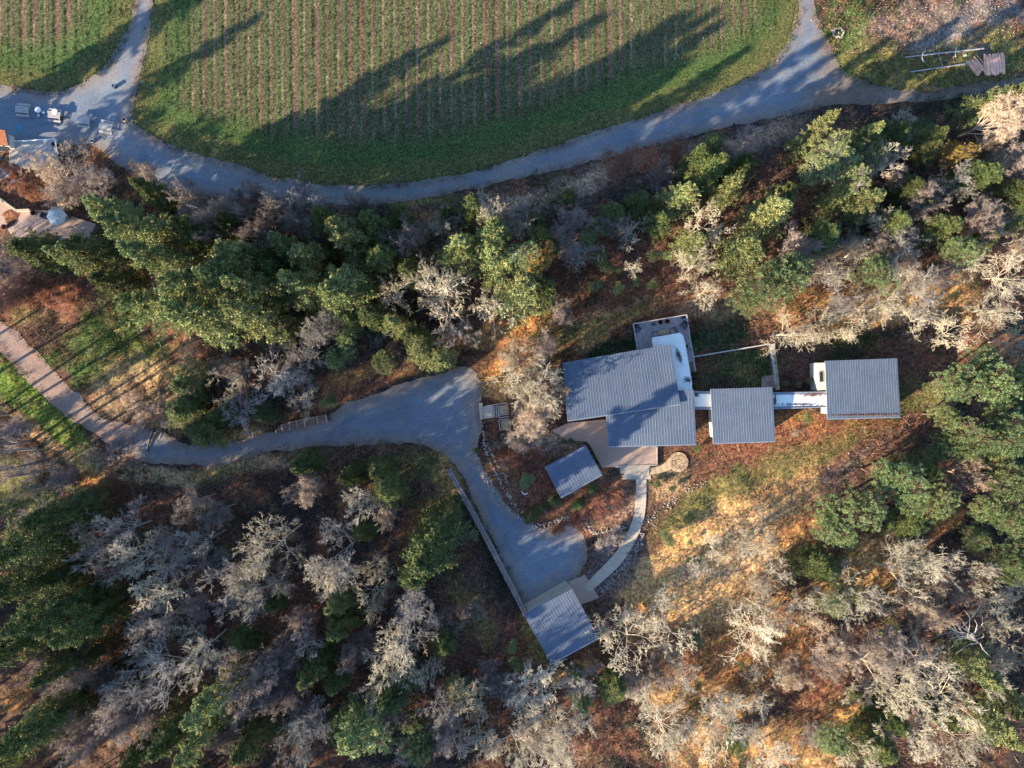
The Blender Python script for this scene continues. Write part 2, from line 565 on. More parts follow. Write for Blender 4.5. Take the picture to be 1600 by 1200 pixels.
# px, py, rx, ry, rotation (deg, ccw on the photo), colour, strength
BLOBS = [
    (1440, 90, 190, 70, 0, 'olive', 1), (1470, 35, 150, 40, 12, 'mauve', .8), (1550, 15, 70, 30, 0, 'grey', .5), (1320, 40, 38, 55, 0, 'grass', .8),
    (1400, 40, 50, 16, 15, 'pink', .6), (1330, 110, 30, 30, 0, 'olive', .8), (1470, 55, 60, 12, 20, 'grey', .6), (1450, 150, 40, 10, 20, 'gold', .35),
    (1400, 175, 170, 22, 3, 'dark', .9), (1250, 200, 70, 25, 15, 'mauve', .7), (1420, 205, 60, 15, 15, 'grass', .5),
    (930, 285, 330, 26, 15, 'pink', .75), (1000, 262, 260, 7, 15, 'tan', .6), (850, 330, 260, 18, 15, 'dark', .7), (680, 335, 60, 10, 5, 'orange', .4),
    (660, 312, 60, 7, 5, 'olive', .8), (740, 350, 40, 8, 10, 'tan', .3),
    (950, 430, 110, 80, 0, 'rust', .75), (1000, 390, 60, 40, 0, 'litter', .8), (1060, 460, 80, 45, 15, 'rust', .8), (940, 510, 90, 22, 25, 'gold', .65),
    (960, 500, 60, 12, 28, 'olive', .6), (1120, 480, 60, 25, 0, 'tan', .6), (820, 500, 60, 25, 20, 'orange', .8), (880, 520, 50, 20, 25, 'olive', .6),
    (960, 545, 50, 15, 15, 'deep', .9), (1140, 520, 60, 35, 10, 'deep', .9), (1150, 575, 70, 35, 0, 'grass', .55), (1060, 395, 40, 35, 0, 'rust', .5),
    (1300, 480, 110, 40, 10, 'orange', .55), (1410, 465, 120, 30, 8, 'gold', .75), (1380, 480, 80, 18, 10, 'pale', .5), (1480, 470, 60, 40, 0, 'gold', .6),
    (1440, 560, 45, 90, 0, 'litter', 1), (1460, 545, 30, 50, 0, 'rust', .5), (1330, 530, 60, 25, 0, 'deep', .6), (1430, 620, 40, 25, 30, 'olive', .8),
    (1260, 690, 160, 34, 8, 'rust', .95), (1260, 660, 60, 18, 0, 'orange', .6), (1340, 665, 60, 15, 0, 'rust', .8), (1260, 655, 20, 12, 0, 'olive', .6),
    (1200, 740, 220, 26, 26, 'olive', .75), (1100, 790, 80, 26, 30, 'olive', .9), (1320, 700, 70, 14, 28, 'grass', .4),
    (1250, 770, 200, 20, 29, 'mauve', .6), (1240, 760, 200, 8, 29, 'litter', .6), (1150, 850, 150, 40, 28, 'gold', .8), (1110, 890, 170, 70, 25, 'tan', 1), (1150, 800, 150, 24, 28, 'gold', .5),
    (1050, 880, 90, 35, 25, 'gold', .7), (1250, 830, 60, 35, 40, 'orange', .7), (1080, 960, 130, 50, 10, 'gold', .7), (1010, 930, 60, 30, 20, 'gold', .8),
    (950, 900, 40, 40, 0, 'mauve', .8), (930, 950, 40, 30, 0, 'litter', .8), (980, 1010, 90, 40, 0, 'rust', .5), (1100, 1040, 110, 40, 0, 'orange', .6),
    (940, 1070, 70, 40, 0, 'rust', .7), (880, 1050, 50, 12, 20, 'gold', .6), (1100, 1100, 80, 40, 0, 'gold', .6), (1180, 1170, 160, 40, 0, 'gold', .6),
    (1230, 1000, 70, 70, 0, 'orange', .5), (1380, 880, 60, 50, 20, 'gold', .7), (1480, 810, 30, 15, 35, 'orange', .9), (1300, 930, 50, 30, 0, 'gold', .6),
    (1310, 1110, 40, 25, 0, 'gold', .9), (1280, 1090, 60, 50, 0, 'rust', .6), (1420, 1000, 130, 60, 0, 'mauve', .5), (1520, 880, 50, 40, 0, 'rust', .5),
    (880, 780, 110, 60, 0, 'rust', .75), (800, 730, 50, 50, 0, 'rust', .9), (850, 700, 60, 20, 0, 'pink', .7), (790, 726, 14, 16, 0, 'orange', .9),
    (960, 790, 45, 35, 20, 'pink', .8), (940, 770, 50, 30, 0, 'rust', .6), (1050, 760, 40, 25, 0, 'tan', .7), (1040, 745, 30, 12, 0, 'deep', .5),
    (960, 860, 50, 30, 30, 'mauve', .9), (800, 590, 60, 60, 0, 'orange', .85), (770, 610, 30, 20, 0, 'gold', .8), (840, 640, 50, 50, 0, 'rust', .7),
    (830, 690, 60, 18, 0, 'pale', .8), (760, 560, 40, 15, 20, 'litter', .7),
    (60, 470, 90, 50, 25, 'rust', .9), (80, 500, 90, 30, 30, 'litter', .8), (100, 540, 50, 30, 40, 'olive', .6), (30, 490, 30, 20, 0, 'olive', .6),
    (180, 500, 80, 45, 20, 'grass', 1), (160, 560, 70, 40, 30, 'grass', .9), (230, 560, 70, 30, 25, 'olive', .8), (200, 600, 80, 30, 30, 'tan', .5),
    (250, 640, 60, 20, 20, 'tan', .8), (210, 560, 50, 20, 30, 'bright', .3), (270, 590, 40, 20, 10, 'gold', .45),
    (20, 590, 60, 50, 0, 'bright', 1), (60, 640, 90, 22, -40, 'bright', .9), (110, 690, 90, 18, -42, 'bright', .95), (90, 665, 100, 10, -42, 'olive', .4), (75, 690, 100, 9, -42, 'tan', .8),
    (140, 730, 40, 15, -45, 'gold', .8), (180, 720, 50, 20, -20, 'pink', .7), (230, 745, 90, 14, 0, 'tan', .9), (150, 770, 40, 30, -45, 'orange', .8), (200, 790, 60, 30, 30, 'litter', .8),
    (20, 760, 90, 60, 0, 'olive', .9), (50, 790, 80, 40, 0, 'grass', .6), (50, 720, 110, 19, -43, 'soil', 1.2), (110, 780, 60, 26, -40, 'soil', 1.0),  # last two entries lay a dark strip and patch at the lower left
    (420, 725, 130, 14, 8, 'tan', .7), (330, 742, 70, 12, 5, 'olive', .6), (560, 720, 110, 26, 0, 'litter', .9), (640, 730, 60, 26, -10, 'olive', .7),
    (690, 800, 40, 70, -20, 'olive', .7), (720, 900, 50, 120, 25, 'litter', .8), (740, 960, 25, 60, 25, 'olive', .7), (720, 1000, 60, 80, 0, 'rust', .35),
    (700, 750, 18, 30, 25, 'gold', .6), (835, 1010, 20, 40, 30, 'olive', .8), (800, 1040, 50, 40, 0, 'rust', .5),
    (470, 950, 70, 50, 0, 'rust', .4), (120, 1030, 60, 14, 38, 'orange', .8), (180, 1010, 30, 20, 30, 'rust', .6), (120, 920, 40, 16, 60, 'orange', .6), (30, 1090, 30, 12, 35, 'orange', .8),
    (570, 590, 60, 18, 20, 'orange', .7), (540, 620, 40, 18, 10, 'rust', .6), (700, 530, 40, 20, 30, 'orange', .7), (760, 525, 40, 15, 20, 'gold', .6),
    (400, 580, 60, 30, 0, 'rust', .4), (480, 650, 40, 12, 10, 'rust', .8), (370, 680, 40, 12, 12, 'gold', .7),
    (20, 330, 60, 40, 0, 'rust', .7), (210, 255, 30, 12, 0, 'olive', .6), (270, 290, 30, 10, 0, 'orange', .5), (20, 420, 40, 40, 0, 'mauve', .7),
    (1560, 230, 60, 30, 0, 'dark', .6), (1330, 330, 60, 30, 0, 'litter', .7), (1260, 300, 40, 30, 0, 'orange', .25), (1400, 380, 40, 20, 0, 'rust', .6),
    (1480, 300, 40, 20, 0, 'rust', .6), (1560, 400, 60, 40, 0, 'rust', .6),
]


def paint(X, Y):
    """base colour of the bare ground at world X, Y"""
    n0 = fbm(X, Y, 9.0, 3, 5); n1 = fbm(X, Y, 3.0, 11, 5); n2 = fbm(X, Y, 1.1, 23, 4)
    col = np.zeros(X.shape + (3,))
    a = sstep(.38, .62, n0)[..., None]
    col[:] = np.array(C['dark']) * (1 - a) + np.array(C['litter']) * a
    b = sstep(.52, .7, n1)[..., None] * .6
    col = col * (1 - b) + np.array(C['rust']) * b
    PX = X * S + 800; PY = 600 - Y * S
    wx = (fbm(X, Y, 5.0, 41, 4) - .5) * 60; wy = (fbm(X, Y, 5.0, 57, 4) - .5) * 60
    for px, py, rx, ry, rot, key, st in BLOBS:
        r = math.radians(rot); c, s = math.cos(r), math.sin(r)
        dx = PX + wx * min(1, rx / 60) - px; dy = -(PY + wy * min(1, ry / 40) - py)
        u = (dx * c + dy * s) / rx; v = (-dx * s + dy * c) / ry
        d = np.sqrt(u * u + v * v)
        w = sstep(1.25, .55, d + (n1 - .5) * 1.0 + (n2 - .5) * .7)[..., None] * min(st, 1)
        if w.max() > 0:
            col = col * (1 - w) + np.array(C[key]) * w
    for key_ in ('fr', 'fl'):
        ok = (np.abs(X) < 90) & (Y > 20) & (Y < 75)
        if ok.any():
            w = np.zeros(X.shape); w[ok] = sstep(2.2, .6, sdf(POLY[key_], X[ok], Y[ok]) + (n2[ok] - .5))
            w = w[..., None]
            col = col * (1 - w) + np.array((.105, .11, .045)) * w
    k = (.7 + .6 * n2)[..., None]
    # drifts of fallen leaves and patches of moss
    drift = sstep(.60, .74, fbm(X, Y, 1.8, 77, 4))[..., None] * .35
    col = col * (1 - drift) + (col * .4 + np.array(C['gold']) * .38) * drift
    return np.clip(col * k, 0.01, .9)


FLAT_RECTS = []   # filled below: polygons (world) where the ground must lie flat


def hill(X, Y):
    far = sstep(120, 900, np.sqrt(X * X + Y * Y))
    return far * (fbm(X, Y, 400, 5, 3) - .35) * 60


HOUSE_FOOT = smooth_poly(wpoly([(870, 520), (985, 490), (1085, 480), (1220, 530), (1270, 545), (1420, 545), (1425, 665), (1290, 668),
                                (1040, 740), (1030, 900), (940, 960), (945, 1010), (860, 1045), (810, 960), (690, 730), (745, 620), (810, 600)]), 1)

# ------------------------------------------------------------------ the ground sheet
def axis(lo, hi, step, far):
    mid = np.arange(lo, hi + step * .5, step)
    out = []; d = step * 1.5; v = hi
    while v < far:
        v += d; d *= 1.25; out.append(v)
    out = np.array(out)
    return np.concatenate([(-(out - hi) + lo)[::-1], mid, out])


gx = axis(-76, 76, .32, 3500); gy = axis(-58, 58, .32, 3500)
GX, GY = np.meshgrid(gx, gy)
dflat = np.minimum(np.minimum(sdf(POLY['main'], GX, GY), sdf(POLY['lane'], GX, GY)), np.minimum(sdf(POLY['fr'], GX, GY), sdf(POLY['fl'], GX, GY)))
dflat = np.minimum(dflat, sdf(HOUSE_FOOT, GX, GY))
GZ = sstep(.5, 5.0, dflat) * ((fbm(GX, GY, 6.0, 91, 4) - .45) * 1.3 + (fbm(GX, GY, 1.2, 15, 3) - .5) * .35) - .03
GZ = GZ + sstep(.1, .8, dflat) * (fbm(GX, GY, .9, 19, 2) - .4) * .12 + hill(GX, GY)
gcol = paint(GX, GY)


def grid_faces(nx, ny):
    i = np.arange(nx - 1); j = np.arange(ny - 1)
    I, J = np.meshgrid(i, j)
    a = (J * nx + I).ravel()
    return np.stack([a, a + 1, a + nx + 1, a + nx], 1)


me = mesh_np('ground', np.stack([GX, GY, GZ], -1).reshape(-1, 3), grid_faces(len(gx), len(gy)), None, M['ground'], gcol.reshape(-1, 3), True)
tag(link('ground', me), 'leaf strewn forest floor with rust, tan and green patches', None, None, 'structure')


def gz(x, y):
    """ground height at scalar x, y"""
    i = int(np.clip(np.searchsorted(gx, x) - 1, 0, len(gx) - 2)); j = int(np.clip(np.searchsorted(gy, y) - 1, 0, len(gy) - 2))
    return float(GZ[j, i])


def gz_arr(x, y):
    i = np.clip(np.searchsorted(gx, x) - 1, 0, len(gx) - 2); j = np.clip(np.searchsorted(gy, y) - 1, 0, len(gy) - 2)
    return GZ[j, i]


def sheet(name, polyw, z, mat, colfn, step, seed, amp, label):
    P = np.array(polyw)
    xs = np.arange(P[:, 0].min() - step * 3, P[:, 0].max() + step * 3, step)
    ys = np.arange(P[:, 1].min() - step * 3, P[:, 1].max() + step * 3, step)
    X, Y = np.meshgrid(xs, ys)
    f = lambda X, Y: sdf(polyw, X, Y) + edge_noise(X, Y, seed, amp)
    d = f(X, Y)
    # numerical gradient; pull outer vertices of cut cells onto the edge
    gyy, gxx = np.gradient(d, step)
    g = np.sqrt(gxx ** 2 + gyy ** 2) + 1e-6
    out = d > 0
    sh = np.where(out, np.clip(d, 0, step * 1.4), 0)
    Xm = X - gxx / g * sh; Ym = Y - gyy / g * sh
    nx = len(xs)
    q = grid_faces(len(xs), len(ys))
    ins = (d.ravel()[q] < 0).any(1)
    q = q[ins]
    used, inv = np.unique(q.ravel(), return_inverse=True)
    q = inv.reshape(q.shape)
    V = np.stack([Xm.ravel()[used], Ym.ravel()[used], np.full(len(used), z)], 1)
    c = colfn(V[:, 0], V[:, 1], d.ravel()[used])
    me = mesh_np(name, V, q, None, mat, c, True)
    return tag(link(name, me), label, None, None, 'structure')


def gravel_col(base, edgecol, seed, tracks=None):
    base = np.array(base); ec = np.array(edgecol)

    def f(x, y, d):
        n = fbm(x, y, 4.0, seed, 5); n2 = fbm(x, y, 1.0, seed + 3, 4)
        c = base[None] * (.62 + .50 * n + .28 * n2)[:, None]
        e = sstep(-2.9, -.2, d + (n2 - .5) * 2.2 + (n - .5) * 1.5)[:, None] * .75
        c = c * (1 - e) + ec[None] * (.7 + .6 * n2)[:, None] * e
        for tr_ in (-1.15, -2.55):
            k_ = np.exp(-((d - tr_ + (n - .5) * .7) / .32) ** 2)[:, None] * (.10 + .22 * n2)[:, None]
            c = c * (1 - k_) + base[None] * 1.45 * k_
        w1 = (sstep(-50, -57, x) * (y < 20) * .85)[:, None]
        c = c * (1 - w1) + np.array((.30, .20, .16)) * (.65 + .6 * n2)[:, None] * w1
        w2 = (sstep(40, 50, x + (n - .5) * 8 + (44 - y) * .3) * .95 + sstep(38, 44, x) * (y < 43 - (x - 38) * .1) * .3).clip(0, .85)[:, None]
        c = c * (1 - w2) + np.array((.15, .115, .09)) * (.6 + .7 * n2)[:, None] * w2
        # long streaks left by wheels and rain
        dust = sstep(.56, .72, fbm(x * .45 + y * .2, y * .9, 3.0, seed + 9, 4))[:, None] * .3
        c = c * (1 - dust) + np.array((.27, .25, .22)) * dust
        return c
    return f


sheet('gravel_road', POLY['main'], .0, M['gravel'], gravel_col((.150, .185, .235), (.20, .155, .125), 5), .4, 31, .5,
      'grey gravel road curving round the crop field with a wide fork')
sheet('driveway', POLY['lane'], .004, M['gravel'], gravel_col((.150, .182, .23), (.24, .175, .125), 8), .36, 33, .75,
      'grey gravel driveway from the dirt lane to the turning area')


def row_wave(x, seed=0):
    return fbm(x * 0 + 3.3, x, 1.0, seed, 1)


ROWP = 1.6    # row spacing in metres


def field_col(polyname, seed):
    def f(x, y, d):
        n = fbm(x, y, 5.0, seed, 4); n2 = fbm(x, y * .35, .8, seed + 2, 4)
        ph = (x + .12 * np.sin(y * .15)) / ROWP
        fr = ph - np.floor(ph)
        kind = _hash(np.floor(ph), np.zeros_like(ph), 4)
        g = np.exp(-((fr - .3) / .17) ** 2) + .75 * np.exp(-((fr - .76) / .075) ** 2)
        soil = np.array((.155, .082, .068))[None] * (.75 + .5 * n2)[:, None]
        mid = np.array((.068, .085, .040))[None] * (.7 + .6 * n)[:, None]
        gr = np.array((.085, .125, .042))[None] * (.75 + .5 * n2)[:, None]
        w = ((.35 + .65 * kind) * sstep(.42, .55, fr) * sstep(1.02, .9, fr) + .15)[:, None]
        c = mid * (1 - w) + soil * w
        g = (g * (.65 + .35 * n2))[:, None]
        c = c * (1 - g) + gr * g
        # dry pale stalk line beside each row
        st = (np.exp(-((fr - .62) / .045) ** 2) * .5 * (n2 > .45))[:, None]
        c = c * (1 - st) + np.array((.30, .26, .15)) * st
        m = sstep(-8.0, -4.0, d + (n - .5) * 3.0)[:, None]
        marg = np.array((.06, .095, .03))[None] * (.7 + .7 * n)[:, None]
        c = c * (1 - m) + marg * m
        m2 = sstep(-3.4, -1.2, d + (n2 - .5) * 2.0)[:, None] * .8
        c = c * (1 - m2) + np.array((.115, .105, .04))[None] * (.7 + .6 * n2)[:, None] * m2
        return c
    return f


fieldR = sheet('crop_field', POLY['fr'], .008, M['field'], field_col('fr', 50), .22, 35, .35, 'striped crop field with green and purple brown rows inside the road bend')
fieldL = sheet('crop_field', POLY['fl'], .008, M['field'], field_col('fl', 60), .22, 37, .35, 'smaller crop field with bright green rows beside the fork')


# ------------------------------------------------------------------ blades: grass, crops, litter as real geometry
def blades(x, y, z, hgt, wid, col, rng, lean=.5, per=3, spread=.08):
    """N tufts -> triangles"""
    N = len(x)
    x = np.repeat(x, per) + rng.normal(0, spread, N * per); y = np.repeat(y, per) + rng.normal(0, spread, N * per)
    z = np.repeat(z, per); h = np.repeat(hgt, per) * rng.uniform(.6, 1.2, N * per); w = np.repeat(wid, per)
    col = np.repeat(col, per, 0) * rng.uniform(.7, 1.35, (N * per, 1))
    a = rng.uniform(0, 2 * np.pi, N * per)
    la = rng.uniform(0, 2 * np.pi, N * per); lo = rng.uniform(.2, 1.0, N * per) * lean * h
    V = np.zeros((N * per, 3, 3))
    V[:, 0] = np.stack([x - np.cos(a) * w, y - np.sin(a) * w, z], 1)
    V[:, 1] = np.stack([x + np.cos(a) * w, y + np.sin(a) * w, z], 1)
    V[:, 2] = np.stack([x + np.cos(la) * lo, y + np.sin(la) * lo, z + h], 1)
    T = np.arange(N * per * 3).reshape(-1, 3)
    return V.reshape(-1, 3), T, np.repeat(np.clip(col, 0, 1), 3, 0)


def row_limits(x):
    """rows of the right field end before the grass margin: world y of the lower end for a row at world x"""
    px = x * S + 800
    xp = [240, 262, 300, 400, 500, 600, 700, 800, 900, 1000, 1100, 1200, 1238]
    yp = [90, 160, 182, 203, 217, 220, 208, 178, 150, 115, 92, 55, -20]
    return (600 - np.interp(px, xp, yp)) / S


def row_limits_l(x):
    px = x * S + 800
    return (600 - np.interp(px, [-100, 0, 100, 150, 178, 196, 205], [126, 122, 120, 98, 66, 15, -40])) / S


rng = np.random.default_rng(5)
ytop = (600 + 110) / S


def crop_rows(xmin, xmax, lim, parent, seed, sun=1.0):
    k0 = int(math.floor(xmin / ROWP)); k1 = int(math.ceil(xmax / ROWP))
    for k in range(k0, k1):
        x0 = (k + .3) * ROWP
        if x0 < xmin or x0 > xmax:
            continue
        yl = float(lim(np.array([x0]))[0]) + random.uniform(-.6, .6)
        L = ytop - yl
        if L < 1:
            continue
        kind = float(_hash(np.array([float(k)]), np.array([0.]), 4)[0])
        n = int(L * 15)
        y = rng.uniform(yl, ytop, n)
        off = rng.choice([0.0, 0.74 if kind < .8 else .12, 0.0], n)
        x = x0 - .12 * np.sin(y * .15) + rng.normal(0, .13, n) + off
        nn = fbm(x, y, 2.5, seed, 3)
        keep = rng.random(n) < .35 + nn
        x = x[keep]; y = y[keep]; nn = nn[keep]; off = off[keep]
        t = (nn * 1.6 - .4).clip(0, 1)[:, None]
        col = np.array((.065, .095, .035))[None] * (1 - t) + np.array((.17, .165, .07))[None] * t
        col[off > .3] = col[off > .3] * .55 + np.array((.30, .24, .13)) * .35
        V, T, c = blades(x, y, np.full(len(x), .01), np.full(len(x), .15), np.full(len(x), .05), col, rng, .7, 3, .07)
        link('crop_row', mesh_np('crop_row', V, None, T, M['tuft'], c), parent)


crop_rows(-50.5, 39.9, row_limits, fieldR, 70)
crop_rows(-80, -54.4, row_limits_l, fieldL, 80, 1.6)


def scatter_tufts(name, label, polys, n, colfn, h, w, lean, per, spread, seed, avoid=True, test=None):
    r = np.random.default_rng(seed)
    x = r.uniform(-75, 75, n); y = r.uniform(-57, 57, n)
    d = np.full(n, 1e9)
    for k in ('main', 'lane'):
        d = np.minimum(d, sdf(POLY[k], x, y))
    keep = d > -.35 - .4 * r.random(n)
    if test is not None:
        keep &= test(x, y)
    for P in polys:
        keep &= sdf(P, x, y) > .1
    x = x[keep]; y = y[keep]
    c, hh = colfn(x, y, r)
    keep = hh > 0
    x = x[keep]; y = y[keep]; c = c[keep]; hh = hh[keep]
    zz = gz_arr(x, y)
    V, T, cc = blades(x, y, zz, h * hh, np.full(len(x), w), c, r, lean, per, spread)
    o = link(name, mesh_np(name, V, None, T, M['tuft'], cc))
    return tag(o, label, None, None, 'stuff')

# ------------------------------------------------------------------ buildings
AVOID = []       # building and paving outlines kept clear of ground plants


def plane3(p, q, r):
    n = (Vector(q) - Vector(p)).cross(Vector(r) - Vector(p))
    return lambda x, y: p[2] - (n.x * (x - p[0]) + n.y * (y - p[1])) / n.z


def lerp(a, b, t):
    return tuple(a[i] * (1 - t) + b[i] * t for i in range(len(a)))


def shed_roof(parent, pix, hn, hs, npan, inset=(.5, .5, .6, .5), wallmat='plaster', low=0.0, walls=True, gutter=True):
    """pix: NW, NE, SE, SW corners on the photo; mono pitch roof from hn (north) to hs (south)"""
    hh = (hn, hn, hs, hs)
    c = [W(px, py, h) + (h,) for (px, py), h in zip(pix, hh)]
    # make the four corners coplanar
    pl = plane3(c[0], c[1], c[3])
    c[2] = (c[2][0], c[2][1], pl(c[2][0], c[2][1]))
    top = [(x, y, z) for x, y, z in c]
    b = MB(); n0 = len(b.v)
    for x, y, z in top: b.v.append((x, y, z - .22))
    for x, y, z in top: b.v.append((x, y, z - .04))
    b.f += [(0, 1, 2, 3), (7, 6, 5, 4)] + [(i, i + 4, (i + 1) % 4 + 4, (i + 1) % 4) for i in range(4)]
    roof = b.build('roof', M['greymetal'], parent)
    for i in range(npan):
        t0, t1 = i / npan, (i + 1) / npan
        a, bb = lerp(top[0], top[1], t0), lerp(top[0], top[1], t1)
        d, cc = lerp(top[3], top[2], t0), lerp(top[3], top[2], t1)
        a = lerp(a, d, -.004); d = lerp(d, a, -.004)
        m = MB(); jz = random.uniform(-.004, .004)
        for q in (a, bb, cc, d): m.v.append((q[0], q[1], q[2] - .035))
        for q in (a, bb, cc, d): m.v.append((q[0], q[1], q[2] + jz))
        m.f += [(0, 1, 2, 3), (7, 6, 5, 4)] + [(k, k + 4, (k + 1) % 4 + 4, (k + 1) % 4) for k in range(4)]
        # raised seam on the left side of the panel
        u = lerp(a, bb, .18); v = lerp(d, cc, .18)
        o = len(m.v)
        for q in (a, u, v, d): m.v.append((q[0], q[1], q[2] + .0))
        for q in (lerp(a, bb, .07), lerp(a, bb, .12), lerp(d, cc, .12), lerp(d, cc, .07)): m.v.append((q[0], q[1], q[2] + .018))
        m.f += [(o + 7, o + 6, o + 5, o + 4)] + [(o + k, o + k + 4, o + (k + 1) % 4 + 4, o + (k + 1) % 4) for k in range(4)]
        m.build('roof_panel', M['roof'], roof)
    if gutter:
        g = MB()
        p, q = Vector(top[3]), Vector(top[2])
        out = (Vector(top[3]) - Vector(top[0])); out.z = 0; out.normalize()
        g.bar(p + out * .09 - Vector((0, 0, .08)), q + out * .09 - Vector((0, 0, .08)), .14, .13)
        g.build('gutter', M['greymetal'], parent)
    if walls:
        N, E, So, Wi = inset
        ctr = sum((Vector(t) for t in top), Vector()) / 4
        ex = (Vector(top[1]) - Vector(top[0])); ey = (Vector(top[3]) - Vector(top[0]))
        ex.z = ey.z = 0; lx, ly = ex.length, ey.length; ex.normalize(); ey.normalize()
        pts = []
        for (sx, sy), t in zip(((Wi, N), (-E, N), (-E, -So), (Wi, -So)), top):
            p = Vector(t) + ex * sx + ey * sy
            pts.append((p.x, p.y))
        w = MB().prism(pts, low, lambda x, y: pl(x, y) - .24)
        w.build('wall', M[wallmat], parent)
        # windows and a door on the south wall
        a = Vector((pts[3][0], pts[3][1], 0)); bq = Vector((pts[2][0], pts[2][1], 0))
        nwin = max(1, int((bq - a).length / 3.2))
        for i in range(nwin):
            t = (i + .5) / nwin
            p = a.lerp(bq, t) + ey * .015
            rz = math.atan2(ex.y, ex.x)
            fr = MB().box(p.x, p.y, 1.75, 1.7, .10, 1.4, rz).build('window_frame', M['greymetal'], parent)
            p2 = p + ey * .045
            MB().box(p2.x, p2.y, 1.75, 1.5, .05, 1.2, rz).build('pane', M['darkglass'], fr)
        AVOID.append(pts)
    return top, pl


def slab(parent, name, pix, h, z0, mat, rim=None):
    pts = [W(px, py, h) for px, py in pix]
    o = MB().prism(pts, z0, h).build(name, M[mat], parent)
    AVOID.append(pts)
    return o


hx, hy = W(980, 620)
# lower flat part with the white membrane, east and north of the big roof
main = empty('main_house', 0, 0, 0, 0, 'largest house, two overlapping blue grey metal roofs and a white flat roof beside the deck', 'house')
shed_roof(main, [(879, 567), (1048, 538), (1063, 631), (887, 657)], 4.7, 4.5, 40)
shed_roof(main, [(945, 616), (1084, 609), (1088, 694), (951, 697)], 4.2, 3.4, 31, inset=(.5, .5, .9, .6))
mem = [(1019, 528), (1062, 520.5), (1067, 525), (1070, 536), (1081, 600), (1082, 611), (1040, 613), (1022, 560)]
pts = [W(a, b, 3.25) for a, b in mem]
MB().prism([W(a, b, 3.0) for a, b in mem[:4]] + [W(a, b, 3.0) for a, b in mem[4:]], 0, 2.95).build('wall', M['plaster'], main)
MB().prism(pts, 2.96, 3.25).build('flat_roof', M['membrane'], main)
AVOID.append(pts)


def parapet(parent, pix, h, w=.10, t=.12, mat='greymetal', closed=False):
    P = [W(a, b, h) + (h + t / 2,) for a, b in pix]
    m = MB()
    for i in range(len(P) - (0 if closed else 1)):
        m.bar(P[i], P[(i + 1) % len(P)], w, t)
    return m.build('roof_edge_trim', M[mat], parent)


parapet(main, [(1019, 528), (1062, 520.5), (1067, 525), (1070, 536), (1081, 600)], 3.26, .09, .06, 'membrane')


def leaf_heap(name, label, cat, px, py, h, rx, ry, n, cols, seed, rot=0.0, kindgroup=None):
    r = np.random.default_rng(seed)
    X0, Y0 = W(px, py, h)
    u = r.normal(0, .45, n) * rx / S; v = r.normal(0, .45, n) * ry / S
    x = X0 + u * math.cos(rot) - v * math.sin(rot); y = Y0 + u * math.sin(rot) + v * math.cos(rot)
    col = np.array(cols)[r.integers(0, len(cols), n)]
    V, T, c = blades(x, y, np.full(n, h + .01), np.full(n, .07), np.full(n, .07), col, r, 1.0, 2, .05)
    o = link(name, mesh_np(name, V, None, T, M['tuft'], c))
    return tag(o, label, cat, kindgroup, 'stuff')


leaf_heap('leaf_litter', 'drift of brown leaves on the white flat roof right of the big metal roof', None, 1061, 557, 3.26, 4, 14, 240,
          [(.16, .07, .05), (.25, .13, .09), (.10, .05, .04)], 3, math.radians(-70) + math.pi / 2)
leaf_heap('leaf_litter', 'dark leaves caught at the lower end of the white flat roof', None, 1075, 594, 3.26, 7, 5, 120,
          [(.06, .05, .05), (.12, .09, .08)], 4)

mid = empty('guest_house', 0, 0, 0, 0, 'square house in the middle of the row, its metal roof between two white links', 'house')
shed_roof(mid, [(1110.5, 608), (1207, 605), (1211.5, 689), (1114.5, 692)], 4.4, 3.6, 24)
east = empty('end_house', 0, 0, 0, 0, 'last house on the right of the row, metal roof with fallen leaves along its gutter', 'house')
shed_roof(east, [(1289.5, 564), (1402, 560), (1407, 651), (1293, 654)], 4.6, 3.8, 29)
leaf_heap('leaf_litter', 'thin line of orange leaves along the gutter of the right hand house', None, 1352, 648.5, 3.87, 60, 1.2, 330,
          [(.36, .22, .10), (.30, .14, .07)], 6, math.radians(1))
# cream bay on its left side
b = empty('porch_bay', 0, 0, 0, 0, 'small cream bay with a dark skylight, left of the right hand house', 'porch')
MB().prism([W(a, c, 2.9) for a, c in ((1277, 567), (1289, 566.5), (1290, 609), (1278, 610))], 0, 2.9).build('wall', M['plaster'], b)
fr = MB().prism([W(a, c, 3.0) for a, c in ((1280, 580.5), (1286, 580.2), (1286.6, 597), (1280.6, 597.3))], 2.905, 3.0).build('skylight', M['greymetal'], b)
MB().prism([W(a, c, 3.02) for a, c in ((1280.8, 581.5), (1285.4, 581.2), (1285.8, 596), (1281.3, 596.2))], 3.003, 3.03).build('pane', M['darkglass'], fr)

